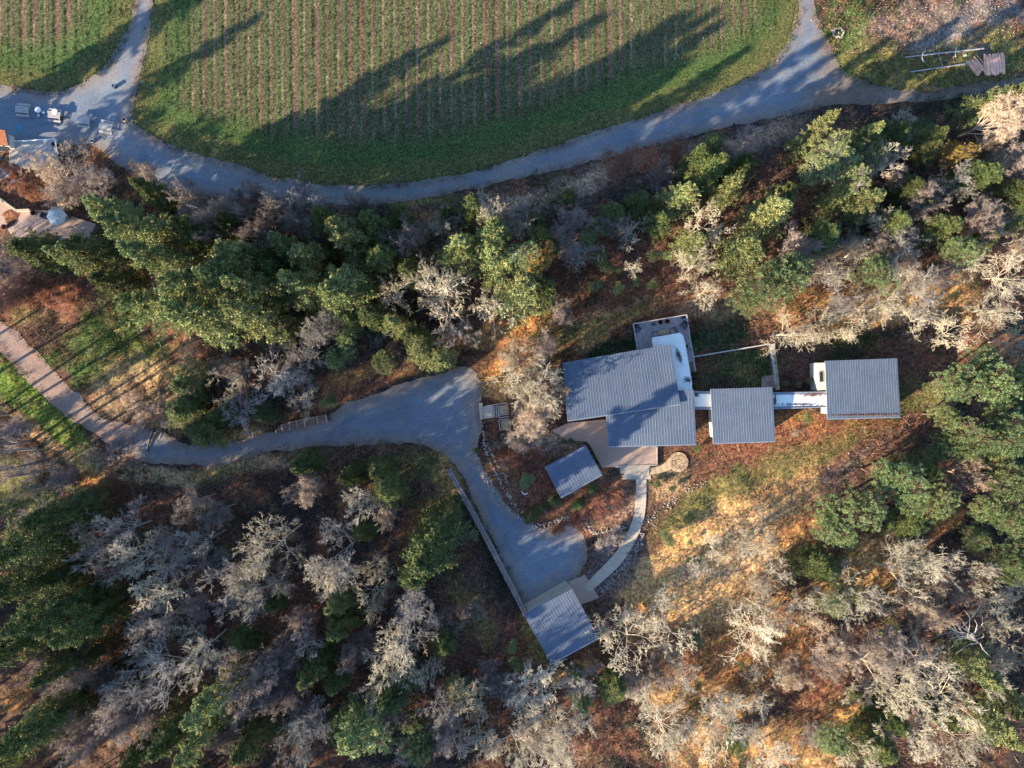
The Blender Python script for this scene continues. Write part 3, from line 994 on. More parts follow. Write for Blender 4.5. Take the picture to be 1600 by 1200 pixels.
for nm, lab, pix, seed in (
        ('link_roof', 'short white flat roof bridging the big house and the square middle house', [(1084, 612), (1112, 612), (1112.5, 639), (1086, 639)], 1),
        ('link_roof', 'long white flat roof with leaf stains between the middle and the right hand house', [(1207, 614), (1291, 612.5), (1292, 636), (1209, 638.5)], 2)):
    e = empty(nm, 0, 0, 0, 0, lab, 'walkway', 'white roofed links between the houses')
    MB().prism([W(a, c, 2.7) for a, c in pix], 2.5, 2.7).build('flat_roof', M['greymetal'], e)
    cx = sum(p[0] for p in pix) / 4; cy = sum(p[1] for p in pix) / 4
    MB().prism([W(cx + (a - cx) * 1.0, cy + (c - cy) * .74, 2.72) for a, c in pix], 2.703, 2.73).build('membrane', M['membrane'], e)
    for sgn in (0, 2):
        p, q = W(*pix[sgn], 2.8), W(*pix[sgn + 1], 2.8)
        MB().bar(p + (2.76,), q + (2.76,), .16, .14).build('parapet', M['greymetal'], e)
    wl = [W(cx + (a - cx) * .98, cy + (c - cy) * .72, 2.5) for a, c in pix]
    MB().prism(wl, 0, 2.497).build('wall', M['plaster'], e)
    AVOID.append([W(a, c, 2.7) for a, c in pix])
leaf_heap('leaf_litter', 'orange leaves along the top of the long white link roof', None, 1272, 617, 2.74, 24, 3, 200, [(.38, .20, .08), (.25, .12, .06)], 8, math.radians(4))
leaf_heap('leaf_litter', 'dark leaves along the lower edge of the long white link roof', None, 1250, 632, 2.74, 40, 1.8, 200, [(.07, .06, .06), (.12, .09, .08)], 9)
leaf_heap('leaf_litter', 'dark leaves at the left end of the long white link roof', None, 1211, 624, 2.74, 2.5, 9, 110, [(.07, .06, .06), (.15, .1, .08)], 10)
leaf_heap('leaf_litter', 'dark leaves in the two upper corners of the short white link roof', None, 1088, 617, 2.74, 4, 3, 60, [(.04, .04, .05), (.09, .07, .06)], 12)

shed = empty('garden_shed', 0, 0, 0, 0, 'small tilted shed with blue grey metal roof below the big house', 'shed')
shed_roof(shed, [(851, 730), (915, 695.5), (940.5, 741), (876, 777)], 3.4, 2.9, 15, inset=(.3, .3, .3, .3), wallmat='brownwood')
gar = empty('garage', 0, 0, 0, 0, 'lowest building, tilted metal roofed garage at the end of the turning area', 'garage')
shed_roof(gar, [(818.5, 960), (894, 920), (935.5, 996), (861, 1037)], 4.2, 3.4, 18, inset=(.4, .4, .5, .4))

# ------------------------------------------------------------------ patio, steps, paths
ZP = .30
pat = [(888, 661), (951, 655), (951, 698), (1026.5, 698), (1026.5, 727), (955, 728.5), (941, 731), (921, 694), (916, 690), (885, 688), (862, 672)]
patw = wpoly(pat, ZP)
me_o = MB().prism(patw, -.05, ZP).build('patio', M['aggregate'])
tag(me_o, 'pinkish exposed aggregate patio between the big house and the shed', None, None, 'structure'); AVOID.append(patw)
patk = MB()
for a, b_ in (((951, 698), (1026.5, 698)), ((1026.5, 698), (1026.5, 727)), ((1026.5, 727), (955, 728.5))):
    p, q = W(*a, ZP), W(*b_, ZP)
    patk.bar(p + (ZP + .02,), q + (ZP + .02,), .16, .06)
patk.build('border', M['concrete'], me_o)
st = empty('garden_steps', 0, 0, 0, 0, 'wide pale concrete steps from the patio down to the curved path', 'steps')
for (x0, x1, y0, y1, h) in ((962, 1015, 727.5, 731, .24), (969, 1014.5, 731, 739.5, .18), (976, 1014, 739.5, 742.5, .12), (973, 1016.5, 742.5, 749, .06)):
    MB().prism([W(x0, y0, h), W(x1, y0 - .5, h), W(x1 + .5, y1, h), W(x0, y1, h)], -.05, h).build('step', M['concrete'], st)
left = [(993.5, 749), (994, 775), (992.5, 795), (989, 812), (982, 830), (974, 847), (963, 862), (950, 877), (938, 889), (926, 901), (911, 918)]
right = [(1010, 749), (1010, 775), (1009, 795), (1006, 812), (1001, 828), (994, 843), (984, 862), (974, 877), (962, 890), (948, 903), (922, 925)]
gw = empty('footpath', 0, 0, 0, 0)
tag(gw, 'pale concrete footpath curving from the steps to the garage', None, None, 'structure')


def along(line, n):
    P = [Vector((a, b)) for a, b in line]
    L = [0]
    for i in range(len(P) - 1): L.append(L[-1] + (P[i + 1] - P[i]).length)
    out = []
    for k in range(n + 1):
        t = L[-1] * k / n
        i = max(0, min(len(P) - 2, next((j for j in range(len(L) - 1) if L[j + 1] >= t - 1e-9), len(P) - 2)))
        f = (t - L[i]) / max(1e-9, L[i + 1] - L[i])
        q = P[i].lerp(P[i + 1], f); out.append((q.x, q.y))
    return out


NS = 15
la_, ra_ = along(smooth_poly(left, 2, False), NS), along(smooth_poly(right, 2, False), NS)
for i in range(NS):
    a0, a1, b0, b1 = la_[i], la_[i + 1], ra_[i], ra_[i + 1]
    a1s = lerp(a0, a1, .985); b1s = lerp(b0, b1, .985)
    # midpoints keep each slab curved
    MB().prism([W(*a0, .1), W(*b0, .1), W(*b1s, .1), W(*a1s, .1)], -.05, .10 + random.uniform(0, .01)).build('paving_slab', M['concrete'], gw)
AVOID.append([W(*p) for p in la_] + [W(*p) for p in ra_[::-1]])
pad = tag(MB().prism(wpoly([(888, 909), (914, 898), (926, 917), (936, 934), (905, 946), (893, 921)], .06), -.05, .06).build('concrete_pad', M['aggregate']),
          'dark concrete pad right of the garage', None, None, 'structure')
AVOID.append(wpoly([(888, 909), (914, 898), (926, 917), (936, 934), (905, 946), (893, 921)]))
ap = empty('garage_apron', 0, 0, 0, 0, 'pale concrete apron strip along the upper side of the garage roof', 'apron')
P0, P1, Q0, Q1 = (817, 945), (884, 907.5), (828, 961), (895, 921)
for i in range(4):
    a0, a1 = lerp(P0, P1, i / 4), lerp(P0, P1, (i + .985) / 4); b0, b1 = lerp(Q0, Q1, i / 4), lerp(Q0, Q1, (i + .985) / 4)
    MB().prism([W(*a0, .2), W(*a1, .2), W(*b1, .2), W(*b0, .2)], -.05, .2).build('concrete_slab', M['concrete'], ap)

# round flagstone seat pad
fl = empty('round_terrace', 0, 0, 0, 0, 'round pale flagstone terrace right of the patio steps', 'terrace')
cxp, cyp = 1060, 722
rr = np.random.default_rng(3)
for ring, (r0, r1, n) in enumerate(((0, 4.6, 1), (5.1, 9.8, 6), (10.3, 15.5, 10))):
    for k in range(n):
        a0 = 2 * math.pi * k / n + ring * .3 + .03; a1 = 2 * math.pi * (k + 1) / n + ring * .3 - .03
        if n == 1:
            pp = [(cxp + r1 * math.cos(t), cyp + r1 * math.sin(t)) for t in np.linspace(0, 2 * math.pi, 9)[:-1]]
        else:
            m_ = 3
            pp = [(cxp + (r0 + rr.uniform(-.2, .2)) * math.cos(t), cyp + r0 * math.sin(t)) for t in np.linspace(a0, a1, m_)] + \
                 [(cxp + (r1 + rr.uniform(-.7, .7)) * math.cos(t), cyp + r1 * math.sin(t)) for t in np.linspace(a1, a0, m_)]
        MB().prism(wpoly(pp, .1), -.05, .09 + rr.uniform(0, .03)).build('flagstone', M['flag'], fl)
ta = along(smooth_poly([(1014, 731), (1030, 729), (1041, 722), (1047, 714)], 2, False), 4); tb = along(smooth_poly([(1016, 742), (1034, 739), (1047, 735), (1052, 731)], 2, False), 4)
for i in range(4):
    MB().prism([W(*ta[i], .08), W(*tb[i], .08), W(*lerp(tb[i], tb[i + 1], .95), .08), W(*lerp(ta[i], ta[i + 1], .95), .08)], -.05, .08).build('flagstone', M['flag'], fl)
AVOID.append(wpoly([(cxp + 15 * math.cos(t), cyp + 15 * math.sin(t)) for t in np.linspace(0, 6.1, 12)]))

# ------------------------------------------------------------------ deck behind the big house
ZD = .9
dk = empty('sun_deck', 0, 0, 0, 0, 'grey plank deck with pots and chairs at the top of the big house', 'deck')
T0, T1, B0, B1 = (990, 507), (1072.5, 492.5), (1000, 563), (1083, 549)
nP = 20
for i in range(nP):
    t0, t1 = i / nP, (i + .93) / nP
    MB().prism([W(*lerp(T0, B0, t0), ZD), W(*lerp(T1, B1, t0), ZD), W(*lerp(T1, B1, t1), ZD), W(*lerp(T0, B0, t1), ZD)], ZD - .06, ZD + random.uniform(-.006, .006)).build('plank', M['deckwood'], dk)
for i in range(10):
    t0, t1 = i / 10, (i + .94) / 10
    A0, A1, D0, D1 = (1071, 551.5), (1083.5, 549.5), (1079, 582), (1088, 580)
    MB().prism([W(*lerp(A0, D0, t0), ZD), W(*lerp(A1, D1, t0), ZD), W(*lerp(A1, D1, t1), ZD), W(*lerp(A0, D0, t1), ZD)], ZD - .06, ZD + random.uniform(-.006, .006)).build('plank', M['brownwood' if i > 4 else 'deckwood'], dk)
MB().prism([W(*lerp(T0, B1, .03), ZD), W(*lerp(T1, B0, .03), ZD), W(*lerp(B1, T0, .03), ZD), W(*lerp(B0, T1, .03), ZD)], 0, ZD - .07).build('frame', M['black'], dk)
rail = [(996.5, 547), (989.5, 506), (1072.8, 491.8), (1081, 545), (1087, 580)]
for i in range(len(rail) - 1):
    p, q = W(*rail[i], 1.9), W(*rail[i + 1], 1.9)
    MB().bar(p + (1.92,), q + (1.92,), .13, .05).build('handrail', M['lightwood'], dk)
    n = max(2, int(math.dist(p, q) / 1.5))
    for k in range(n + 1):
        x, y = lerp(p, q, k / n)
        MB().box(x, y, 1.4, .09, .09, 1.0).build('rail_post', M['lightwood'], dk)
    r_ = MB()
    for z in (1.1, 1.3, 1.5, 1.7):
        r_.bar(p + (z,), q + (z,), .02, .02)
    r_.build('rail_wire', M['greymetal'], dk)
AVOID.append([W(*T0), W(*T1), W(*B1), W(*B0)])


def pot(px, py, r, h, zb, potmat, fill, label, cat='plant pot', name='plant_pot', group=None, plant=None):
    x, y = W(px, py, zb + h)
    e = empty(name, x, y, zb, 0, label, cat, group)
    MB().lathe(0, 0, [(r * .7, 0), (r * .85, h * .4), (r, h * .95), (r, h), (r * .82, h), (r * .80, h * .86)], 18).build('bowl', M[potmat], e, True)
    MB().lathe(0, 0, [(r * .79, h * .80), (r * .78, h * .87)], 14).build('soil', M[fill], e)
    if plant:
        rg = np.random.default_rng(int(px))
        n = 60
        V, T, c = blades(rg.normal(0, r * .35, n), rg.normal(0, r * .35, n), np.full(n, h * .8), np.full(n, .28), np.full(n, .05), np.tile(np.array(plant), (n, 1)), rg, .8, 3, .03)
        link('plant', mesh_np('plant', V, None, T, M['tuft'], c), e)
    return e


pot(1032, 503, .30, .5, ZD, 'red', 'soil', 'dark red round pot on the deck, the left one of the pair', plant=(.12, .03, .03), group='red pots on the deck')
pot(1043, 502, .30, .5, ZD, 'red', 'soil', 'brighter red round pot on the deck, the right one of the pair', plant=(.25, .05, .02), group='red pots on the deck')
g = pot(1021.5, 506.5, .26, .75, ZD, 'black', 'darkgrey', 'small round black kettle grill left of the red pots', 'grill', 'kettle_grill')
for px, py, lab in ((993.5, 508, 'black square planter in the upper left corner of the deck'), (1068.5, 495, 'black square planter in the upper right corner of the deck'),
                    (1073, 541, 'black square planter on the narrow right side of the deck')):
    x, y = W(px, py, ZD + .5)
    e = empty('square_planter', x, y, ZD, math.radians(10), lab, 'planter', 'black planters on the deck')
    m = MB()
    for dx, dy, sx, sy in ((0, .19, .42, .05), (0, -.19, .42, .05), (.19, 0, .05, .33), (-.19, 0, .05, .33)): m.box(dx, dy, .25, sx, sy, .5)
    m.build('box', M['black'], e)
    MB().box(0, 0, .2, .32, .32, .38).build('soil', M['soil'], e)


def armchair(px, py, rz, label, seatmat='darkgrey', framemat='black', sc=1.0, zb=ZD, group='chairs on the deck'):
    x, y = W(px, py, zb + .6)
    e = empty('armchair', x, y, zb, rz, label, 'chair', group)
    e.scale = (sc, sc, sc)
    MB().box(0, 0, .38, .62, .60, .14).build('seat', M[seatmat], e)
    MB().box(0, .34, .60, .74, .10, .62, 0, -.2).build('backrest', M[framemat], e)
    for s in (-1, 1):
        MB().box(s * .36, 0, .58, .09, .62, .07).build('armrest', M[framemat], e)
        for t in (-1, 1):
            MB().box(s * .34, t * .26, .27, .06, .06, .54).build('leg', M[framemat], e)
    return e


armchair(996, 514, math.radians(35), 'grey armchair turned inward at the left end of the deck', sc=1.15)
armchair(1069, 508, math.radians(-40), 'dark grey armchair near the upper right corner of the deck', sc=1.2)
armchair(1023.5, 523, math.radians(90), 'armchair with a dark frame at the left side of the deck table', 'deckwood', 'darkgrey', 1.15)
armchair(1051.5, 517.5, math.radians(-60), 'armchair with a dark frame at the right side of the deck table', 'deckwood', 'darkgrey', 1.2)
x, y = W(1037, 519, 1.4)
e = empty('coffee_table', x, y, ZD, math.radians(10), 'low brownish oblong table between the two deck armchairs', 'table')
MB().prism([(-.75, -.32), (.75, -.32), (.86, 0), (.75, .32), (-.75, .32), (-.86, 0)], .40, .45).build('tabletop', M['flag'], e)
for sx in (-.6, .6):
    for sy in (-.24, .24): MB().box(sx, sy, .2, .06, .06, .39).build('leg', M['brownwood'], e)

# rail fence round the lawn, concrete walk beside it
fe = empty('lawn_fence', 0, 0, 0, 0, 'thin pale rail fence round the shaded lawn right of the deck', 'fence')
fp = [(1084, 557.5), (1202.5, 537.5), (1208, 566), (1212, 600)]
for i in range(3):
    p, q = W(*fp[i], 1.1), W(*fp[i + 1], 1.1)
    MB().bar(p + (1.1,), q + (1.1,), .17, .06).build('top_rail', M['lightwood'], fe)
    n = max(2, int(math.dist(p, q) / 1.8))
    for k in range(n + (i == 2)):
        x, y = lerp(p, q, k / n); MB().box(x, y, .52, .1, .1, 1.06).build('post', M['lightwood'], fe)
    w_ = MB()
    for z in (.25, .5, .75): w_.bar(p + (z,), q + (z,), .025, .025)
    w_.build('wire', M['greymetal'], fe)
wk = empty('side_walk', 0, 0, 0, 0); tag(wk, 'narrow grey concrete walk right of the lawn fence', None, None, 'structure')
A0, A1, D0, D1 = (1204.5, 538), (1210.5, 537), (1212, 610), (1218.5, 609)
for i in range(7):
    t0, t1 = i / 7, (i + .97) / 7
    MB().prism([W(*lerp(A0, D0, t0)), W(*lerp(A1, D1, t0)), W(*lerp(A1, D1, t1)), W(*lerp(A0, D0, t1))], -.05, .1).build('paving_slab', M['concrete'], wk)
cp = MB().prism(wpoly([(1190, 588), (1211, 586), (1212, 606), (1190, 606)]), -.05, .08).build('courtyard_pad', M['aggregate'])
tag(cp, 'shaded concrete pad in the corner of the lawn above the middle house', None, None, 'structure')

# ------------------------------------------------------------------ landing and stairs at the driveway
ld = empty('entrance_stairs', 0, 0, 0, 0, 'pale landing with steps and timber edging where the driveway meets the garden', 'stairs')
MB().prism(wpoly([(754, 635.5), (770, 634.5), (772, 652), (755.5, 654.5)], .35), -.05, .35).build('landing', M['concrete'], ld)
MB().prism(wpoly([(747.8, 630), (754, 629.6), (754.5, 655), (750.5, 656)], .45), -.05, .45).build('side_wall', M['concrete'], ld)
for i, x0 in enumerate((771, 774.2, 777.4)):
    h = .3 - i * .07
    MB().prism(wpoly([(x0, 634.3 - i * .5), (x0 + 1.8, 634 - i * .5), (x0 + 2.8, 652), (x0 + 1.0, 652.3)], h), -.05, h).build('step', M['lightwood'], ld)
for i, y0 in enumerate((647.2, 651, 654.6)):
    h = .16 + i * .03
    MB().prism(wpoly([(779.5, y0 + 1.2), (794.5, y0 - .8), (795, y0 + .6), (779.8, y0 + 2.7)], h), -.05, h).build('step', M['lightwood'], ld)
m = MB()
for a, b_ in (((776, 631.5), (792.5, 629.8)), ((792.5, 629.8), (794.5, 647)), ((779.5, 656), (781.5, 673)), ((754, 636), (776, 631.5))):
    p, q = W(*a, .3), W(*b_, .3); m.bar(p + (.3,), q + (.3,), .12, .3)
m.build('timber_edge', M['lightwood'], ld)
MB().prism(wpoly([(780, 634), (791.5, 632.5), (793, 646), (780.5, 647.5)], .1), -.05, .1).build('gravel_pad', M['flag'], ld)
MB().prism(wpoly([(782, 658), (797, 655), (799, 664), (795, 672), (783, 672)], .1), -.05, .1).build('gravel_pad', M['flag'], ld)
AVOID.append(wpoly([(747, 629), (795, 629), (799, 672), (780, 674), (778, 655), (750, 656)]))

# ------------------------------------------------------------------ stone wall along the driveway
sw = empty('stone_wall', 0, 0, 0, 0, 'long straight dry stone wall on the lower left side of the driveway', 'wall')
a, b_ = W(700.5, 733, 1.0), W(822, 962, 1.0)
d = Vector((b_[0] - a[0], b_[1] - a[1])); Lw = d.length; d.normalize(); nrm = Vector((-d.y, d.x))
curve = lambda t: math.sin(t * math.pi) * .12
core = MB()
for i in range(24):
    t0, t1 = i / 24, (i + 1) / 24
    q = [Vector(a) + d * Lw * t + nrm * (s * .27 + curve(t)) for t, s in ((t0, -1), (t1, -1), (t1, 1), (t0, 1))]
    core.prism([(v.x, v.y) for v in q], -.1, .86)
core.build('wall_core', M['wallstone'], sw)
rg = np.random.default_rng(12)
cap_meshes = []
for k in range(8):
    m = MB(); m.rock(0, 0, 0, .42, .30, .2, rg); cap_meshes.append(m.mesh('capstone', M['wallstone']))
k = 0; t = 0.2
while t < Lw and k < 290:
    for s in (-.17, .17):
        p = Vector(a) + d * (t + rg.uniform(-.05, .05)) + nrm * (s + curve(t / Lw) + rg.uniform(-.03, .03))
        o = link('capstone', cap_meshes[int(rg.integers(8))], sw)
        o.location = (p.x, p.y, .93 + rg.uniform(-.03, .05)); o.rotation_euler = (rg.uniform(-.1, .1), rg.uniform(-.1, .1), math.atan2(d.y, d.x) + rg.uniform(-.5, .5) + (math.pi / 2 if rg.random() < .3 else 0))
        k += 1
    t += .24
m = MB()
for i in range(700):
    tt = rg.uniform(0, 1); s = rg.choice([-1, 1]); p = Vector(a) + d * Lw * tt + nrm * (s * .31 + curve(tt))
    m.rock(p.x, p.y, rg.uniform(.05, .8), .3, .14, .18, rg)
o = m.build('face_stones', M['wallstone'], sw); o['kind'] = 'stuff'

# ------------------------------------------------------------------ rubble stone edging of the garden beds
def edging(lines, label, n_per_m, seed, w=.25, mat='stone', size=(.10, .32), cap=300):
    rg = np.random.default_rng(seed)
    e = empty('stone_edging', 0, 0, 0, 0, label, 'stone edging', 'pale stone edgings round the garden beds')
    ms = []
    for k in range(8):
        m = MB(); m.rock(0, 0, 0, 1, .75, .7, rg); ms.append(m.mesh('stone', M[mat]))
    spots = []
    for line in lines:
        P = smooth_poly(wpoly(line), 2, False)
        for i in range(len(P) - 1):
            L = math.dist(P[i], P[i + 1]); n = rg.poisson(L * n_per_m)
            for _ in range(n):
                t = rg.random(); x = P[i][0] * (1 - t) + P[i + 1][0] * t + rg.normal(0, w * .5); y = P[i][1] * (1 - t) + P[i + 1][1] * t + rg.normal(0, w * .5)
                spots.append((x, y, rg.uniform(*size)))
    spots.sort(key=lambda s: -s[2])
    for x, y, s in spots[:cap]:
        o = link('stone', ms[int(rg.integers(8))], e)
        o.location = (x, y, gz(x, y) + s * .25 + .03); o.scale = (s, s, s * .8); o.rotation_euler = (rg.uniform(-.2, .2), rg.uniform(-.2, .2), rg.uniform(0, 6))
    if len(spots) > cap:
        m = MB()
        for x, y, s in spots[cap:]: m.rock(x, y, gz(x, y) + s * .2 + .03, s, s * .75, s * .6, rg)
        o = m.build('small_stones', M[mat], e); o['kind'] = 'stuff'


edging([[(744, 704), (748, 730), (758, 750), (775, 772), (795, 798), (815, 812), (835, 822), (848, 828)], [(753, 657), (755, 672), (756, 695), (765, 712)],
        [(756, 700), (766, 722), (778, 746), (790, 768), (805, 790), (816, 804)], [(765, 700), (773, 720), (780, 735)], [(787, 738), (795, 758)]],
       'double line of pale stones beside the driveway opposite the stone wall', 7.0, 41)
edging([[(848, 828), (862, 823), (876, 813), (890, 806), (900, 811), (912, 824), (930, 833), (950, 830), (968, 826), (985, 824)], [(905, 808), (915, 816), (926, 828)],
        [(836, 820), (860, 818), (880, 808)]],
       'wavy line of pale stones from the turning area to the footpath', 10.0, 43)
edging([[(1005, 818), (1020, 810), (1030, 800), (1045, 790), (1060, 776), (1075, 766), (1090, 758), (1105, 750)], [(1045, 797), (1040, 785)]],
       'loose line of pale stones in the yellow grass right of the footpath', 7.0, 45, .5, 'stone', (.08, .24))
edging([[(1003, 835), (998, 850), (988, 866), (975, 885), (960, 902), (948, 914), (938, 925)]], 'dark rubble band along the lower side of the footpath', 14.0, 47, .6, 'wallstone', (.14, .42))

# timber retaining rail by the driveway
tf = empty('board_fence', 0, 0, 0, 0, 'low brown board fence with pale posts on the upper side of the driveway', 'fence')
top = [(431, 672), (440, 663), (452, 659), (463, 657), (475, 654), (495, 650), (509, 648)]
bot = [(431, 676.5), (442, 674), (453, 672), (465, 669), (477, 667), (497, 662), (511, 659)]
for i in range(6):
    for j in range(3):
        f0, f1 = j / 3, (j + .9) / 3
        h0 = .9 - .25 * j; 
        MB().prism([W(*lerp(top[i], bot[i], f0), h0), W(*lerp(top[i + 1], bot[i + 1], f0), h0), W(*lerp(top[i + 1], bot[i + 1], f1), h0 - .2), W(*lerp(top[i], bot[i], f1), h0 - .2)],
                   0, h0).build('board', M['brownwood'], tf)
for t_, b2 in zip(top, bot):
    p, q = W(*t_, 1.0), W(*b2, .3)
    MB().bar(p + (1.0,), q + (.3,), .13, .13).build('post', M['postwood'], tf)
lf = empty('post_fence', 0, 0, 0, 0, 'row of short pale posts left of the board fence in yellow grass', 'fence')
for px, py in ((353, 684), (367, 681), (395, 677), (408, 674)):
    x, y = W(px, py + 5); x2, y2 = W(px - .5, py - 1, 1.1)
    MB().bar((x, y, -.05), (x2, y2, 1.1), .13, .13).build('post', M['postwood'], lf)
m = MB()
for i in range(3):
    q = [(353, 684), (367, 681), (395, 677), (408, 674)]
    m.bar(W(*q[i], .8) + (.8,), W(*q[i + 1], .8) + (.8,), .04, .04)
m.build('wire', M['greymetal'], lf)

# ------------------------------------------------------------------ rusted steel arcs and odd items
def arc(pts, label, h, w, extra=None, name='steel_arc'):
    e = empty(name, 0, 0, 0, 0, label, 'sculpture', 'rusted steel arcs in the dry grass')
    P = smooth_poly([W(*p, h) for p in pts], 2, False)
    m = MB()
    for i in range(len(P) - 1): m.bar(P[i] + (h / 2,), P[i + 1] + (h / 2,), w, h)
    m.build('curved_band', M['rust'], e)
    if extra:
        p, q = W(*extra[0], .5), W(*extra[1], .2)
        MB().bar(p + (.5,), q + (.2,), .14, .2).build('brace', M['rust'], e)


arc([(945, 967), (956, 961), (966, 955), (973, 948), (976, 940), (973, 938)], 'curved rusted steel band with a brace, the left one of two below the footpath', .9, .28, ((958, 962), (960, 977)))
arc([(1005, 944), (1010, 951), (1018, 957), (1028, 965)], 'curved rusted steel band, the right one of two below the footpath', .8, .2)
lg = empty('fallen_branch', 0, 0, 0, 0, 'dark crooked dead branch lying across the left part of the driveway', 'branch')
MB().tube([W(241, 670, .9) + (.9,), W(238, 676, .6) + (.6,), W(235, 684, .4) + (.4,), W(232, 694, .25) + (.25,), W(230, 706, .12) + (.12,)], [.2, .2, .17, .14, .09], 7).build('stem', M['black'], lg)
MB().tube([W(240, 672, .7) + (.7,), W(245, 676, .4) + (.4,), W(246, 688, .15) + (.15,)], [.13, .10, .05], 6).build('side_branch', M['black'], lg)
wp = MB().tube([W(815.5, 767.5, .2) + (.2,), W(817, 771, .2) + (.2,), W(820, 772.5, .2) + (.2,), W(824, 770.5, .2) + (.2,)], .10, 6).build('garden_hoop', M['white'])
tag(wp, 'small white curved hoop in the red garden left of the shed', 'hoop')

# ------------------------------------------------------------------ gravel yard at the fork: picnic tables and others
def picnic(px, py, rz, label, dup=None):
    x, y = W(px, py, .7)
    if dup is None:
        e = empty('picnic_table', 0, 0, 0)
        for i in range(5):
            MB().box(0, -.38 + i * .19, .75, 1.85, .145, .05).build('tabletop_plank', M['lightwood'], e)
        for s in (-1, 1):
            MB().box(.0, s * .78, .45, 1.85, .28, .05).build('bench', M['lightwood'], e)
            MB().bar((s * .7, -.85, .40), (s * .7, .85, .40), .06, .09).build('crossbar', M['deckwood'], e)
            for t in (-1, 1):
                MB().bar((s * .7, t * .65, 0), (s * .7, t * .3, .72), .06, .1).build('leg', M['deckwood'], e)
    else:
        e = copy_tree(dup)
    e.location = (x, y, .0); e.rotation_euler = (0, 0, rz)
    return tag(e, label, 'picnic table', 'picnic tables in the gravel yard')


p1 = picnic(34.5, 171, math.radians(-6), 'weathered picnic table, leftmost of the four in the gravel yard')
picnic(84, 179.5, math.radians(-7), 'picnic table with a white disc lying on it, second from the left', p1)
picnic(130, 188, math.radians(-9), 'picnic table, third from the left in the gravel yard', p1)
picnic(165, 197.5, math.radians(-11), 'brightest picnic table, rightmost of the four beside the field edge', p1)


def disc_table(px, py, r, h, label, name='round_table', zb=0.0, cat='table'):
    x, y = W(px, py, h + zb)
    e = empty(name, x, y, zb, 0, label, cat)
    MB().lathe(0, 0, [(r * .96, h - .05), (r, h - .03), (r, h), (r * .7, h + .012), (r * .66, h + .0), (r * .3, h + .012)], 24).build('top', M['white'], e)
    MB().tube([(0, 0, .04), (0, 0, h - .05)], .04, 8).build('pedestal', M['greymetal'], e)
    MB().lathe(0, 0, [(r * .5, .0), (r * .5, .04)], 16).build('foot', M['greymetal'], e)


disc_table(59, 171.5, .42, .8, 'white round table between the two left picnic tables')
disc_table(67.7, 175.8, .2, .5, 'small white round stool right of the white round table', 'round_stool', cat='stool')
disc_table(94.3, 179.3, .18, .5, 'small white round stool at the right end of the second picnic table', 'round_stool', cat='stool')
disc_table(85, 174.3, .40, .06, 'white round disc lying on the second picnic table', 'white_disc', .78, 'disc')
ch = armchair(58.3, 178.4, 0, 'small black chair just below the white round table', 'white', 'black', .7, 0.0, None)
ch2 = armchair(95.5, 183.5, 0, 'small black chair at the right end of the second picnic table', 'black', 'black', .6, 0.0, None)


def barrel(px, py, r, h, mat_, label, name='fire_pit', cat='fire pit', inner='soil'):
    x, y = W(px, py, h)
    e = empty(name, x, y, 0, 0, label, cat)
    MB().lathe(0, 0, [(r * .9, 0), (r, h * .5), (r * .92, h), (r * .74, h), (r * .7, h * .7)], 20).build('shell', M[mat_], e, True)
    MB().lathe(0, 0, [(r * .7, h * .66), (r * .7, h * .71)], 16).build('ash', M[inner], e)
    return e


barrel(193, 186, .34, .8, 'postwood', 'open half barrel with a pale rim at the right end of the gravel yard', 'half_barrel', 'barrel')
barrel(177.5, 134, .30, .5, 'black', 'small round black fire bowl alone in the middle of the fork', 'fire_bowl', 'fire bowl', 'white')
barrel(143.5, 220, .28, .4, 'greymetal', 'dim grey tub at the edge of the bare bushes below the yard', 'metal_tub', 'tub')
barrel(96.5, 225, .30, .6, 'deckwood', 'grey tub at the right end of the timber terrace', 'plant_tub', 'tub')
barrel(83, 225, .34, 1.0, 'black', 'round black bin inside the right end of the timber terrace', 'round_bin', 'bin', 'black')
tb_ = empty('round_pad', *W(31.5, 200), 0, 0, 'round teal blue plastic lid lying on the shaded gravel', 'lid')
MB().lathe(0, 0, [(.50, .012), (.5, .05), (.45, .06)], 24).build('disc', M['blue'], tb_)
MB().lathe(0, 0, [(.12, .062), (.10, .09)], 12).build('knob', M['blue'], tb_)
# timber terrace and the orange roofed kiosk at the left edge
tt = empty('timber_terrace', 0, 0, 0, 0, 'pale plank terrace half hidden by the big pinkish bare tree', 'terrace')
for i in range(26):
    x0 = 14 + i * 2.9
    MB().prism([W(x0, 222 - i * .17, .3), W(x0 + 2.7, 221.8 - i * .17, .3), W(x0 + 2.9, 262, .3), W(x0 + .2, 262, .3)], 0, .3 + random.uniform(-.008, .008)).build('plank', M['lightwood'], tt)
for i in range(9):
    MB().prism([W(-10, 263 + i * 2.6, .2), W(34, 262 + i * 2.6, .2), W(34, 264.4 + i * 2.6, .2), W(-10, 265.4 + i * 2.6, .2)], 0, .2).build('plank', M['lightwood'], tt)
for a, b_ in (((14, 221), (87, 217)), ((86, 217), (88, 234)), ((88, 234), (91, 241))):
    MB().bar(W(*a, 1.0) + (1.0,), W(*b_, 1.0) + (1.0,), .13, .08).build('handrail', M['white'], tt)
    MB().box(*W(*a, .5), .5, .1, .1, 1.0).build('post', M['white'], tt)
ks = empty('kiosk', 0, 0, 0, 0, 'orange roofed kiosk cut off by the left edge of the photo', 'kiosk')
kw = [W(a, c, 2.4) for a, c in ((-40, 196), (6, 206), (9, 226), (-30, 222))]
MB().prism(kw, 0, 2.4).build('wall', M['plaster'], ks)
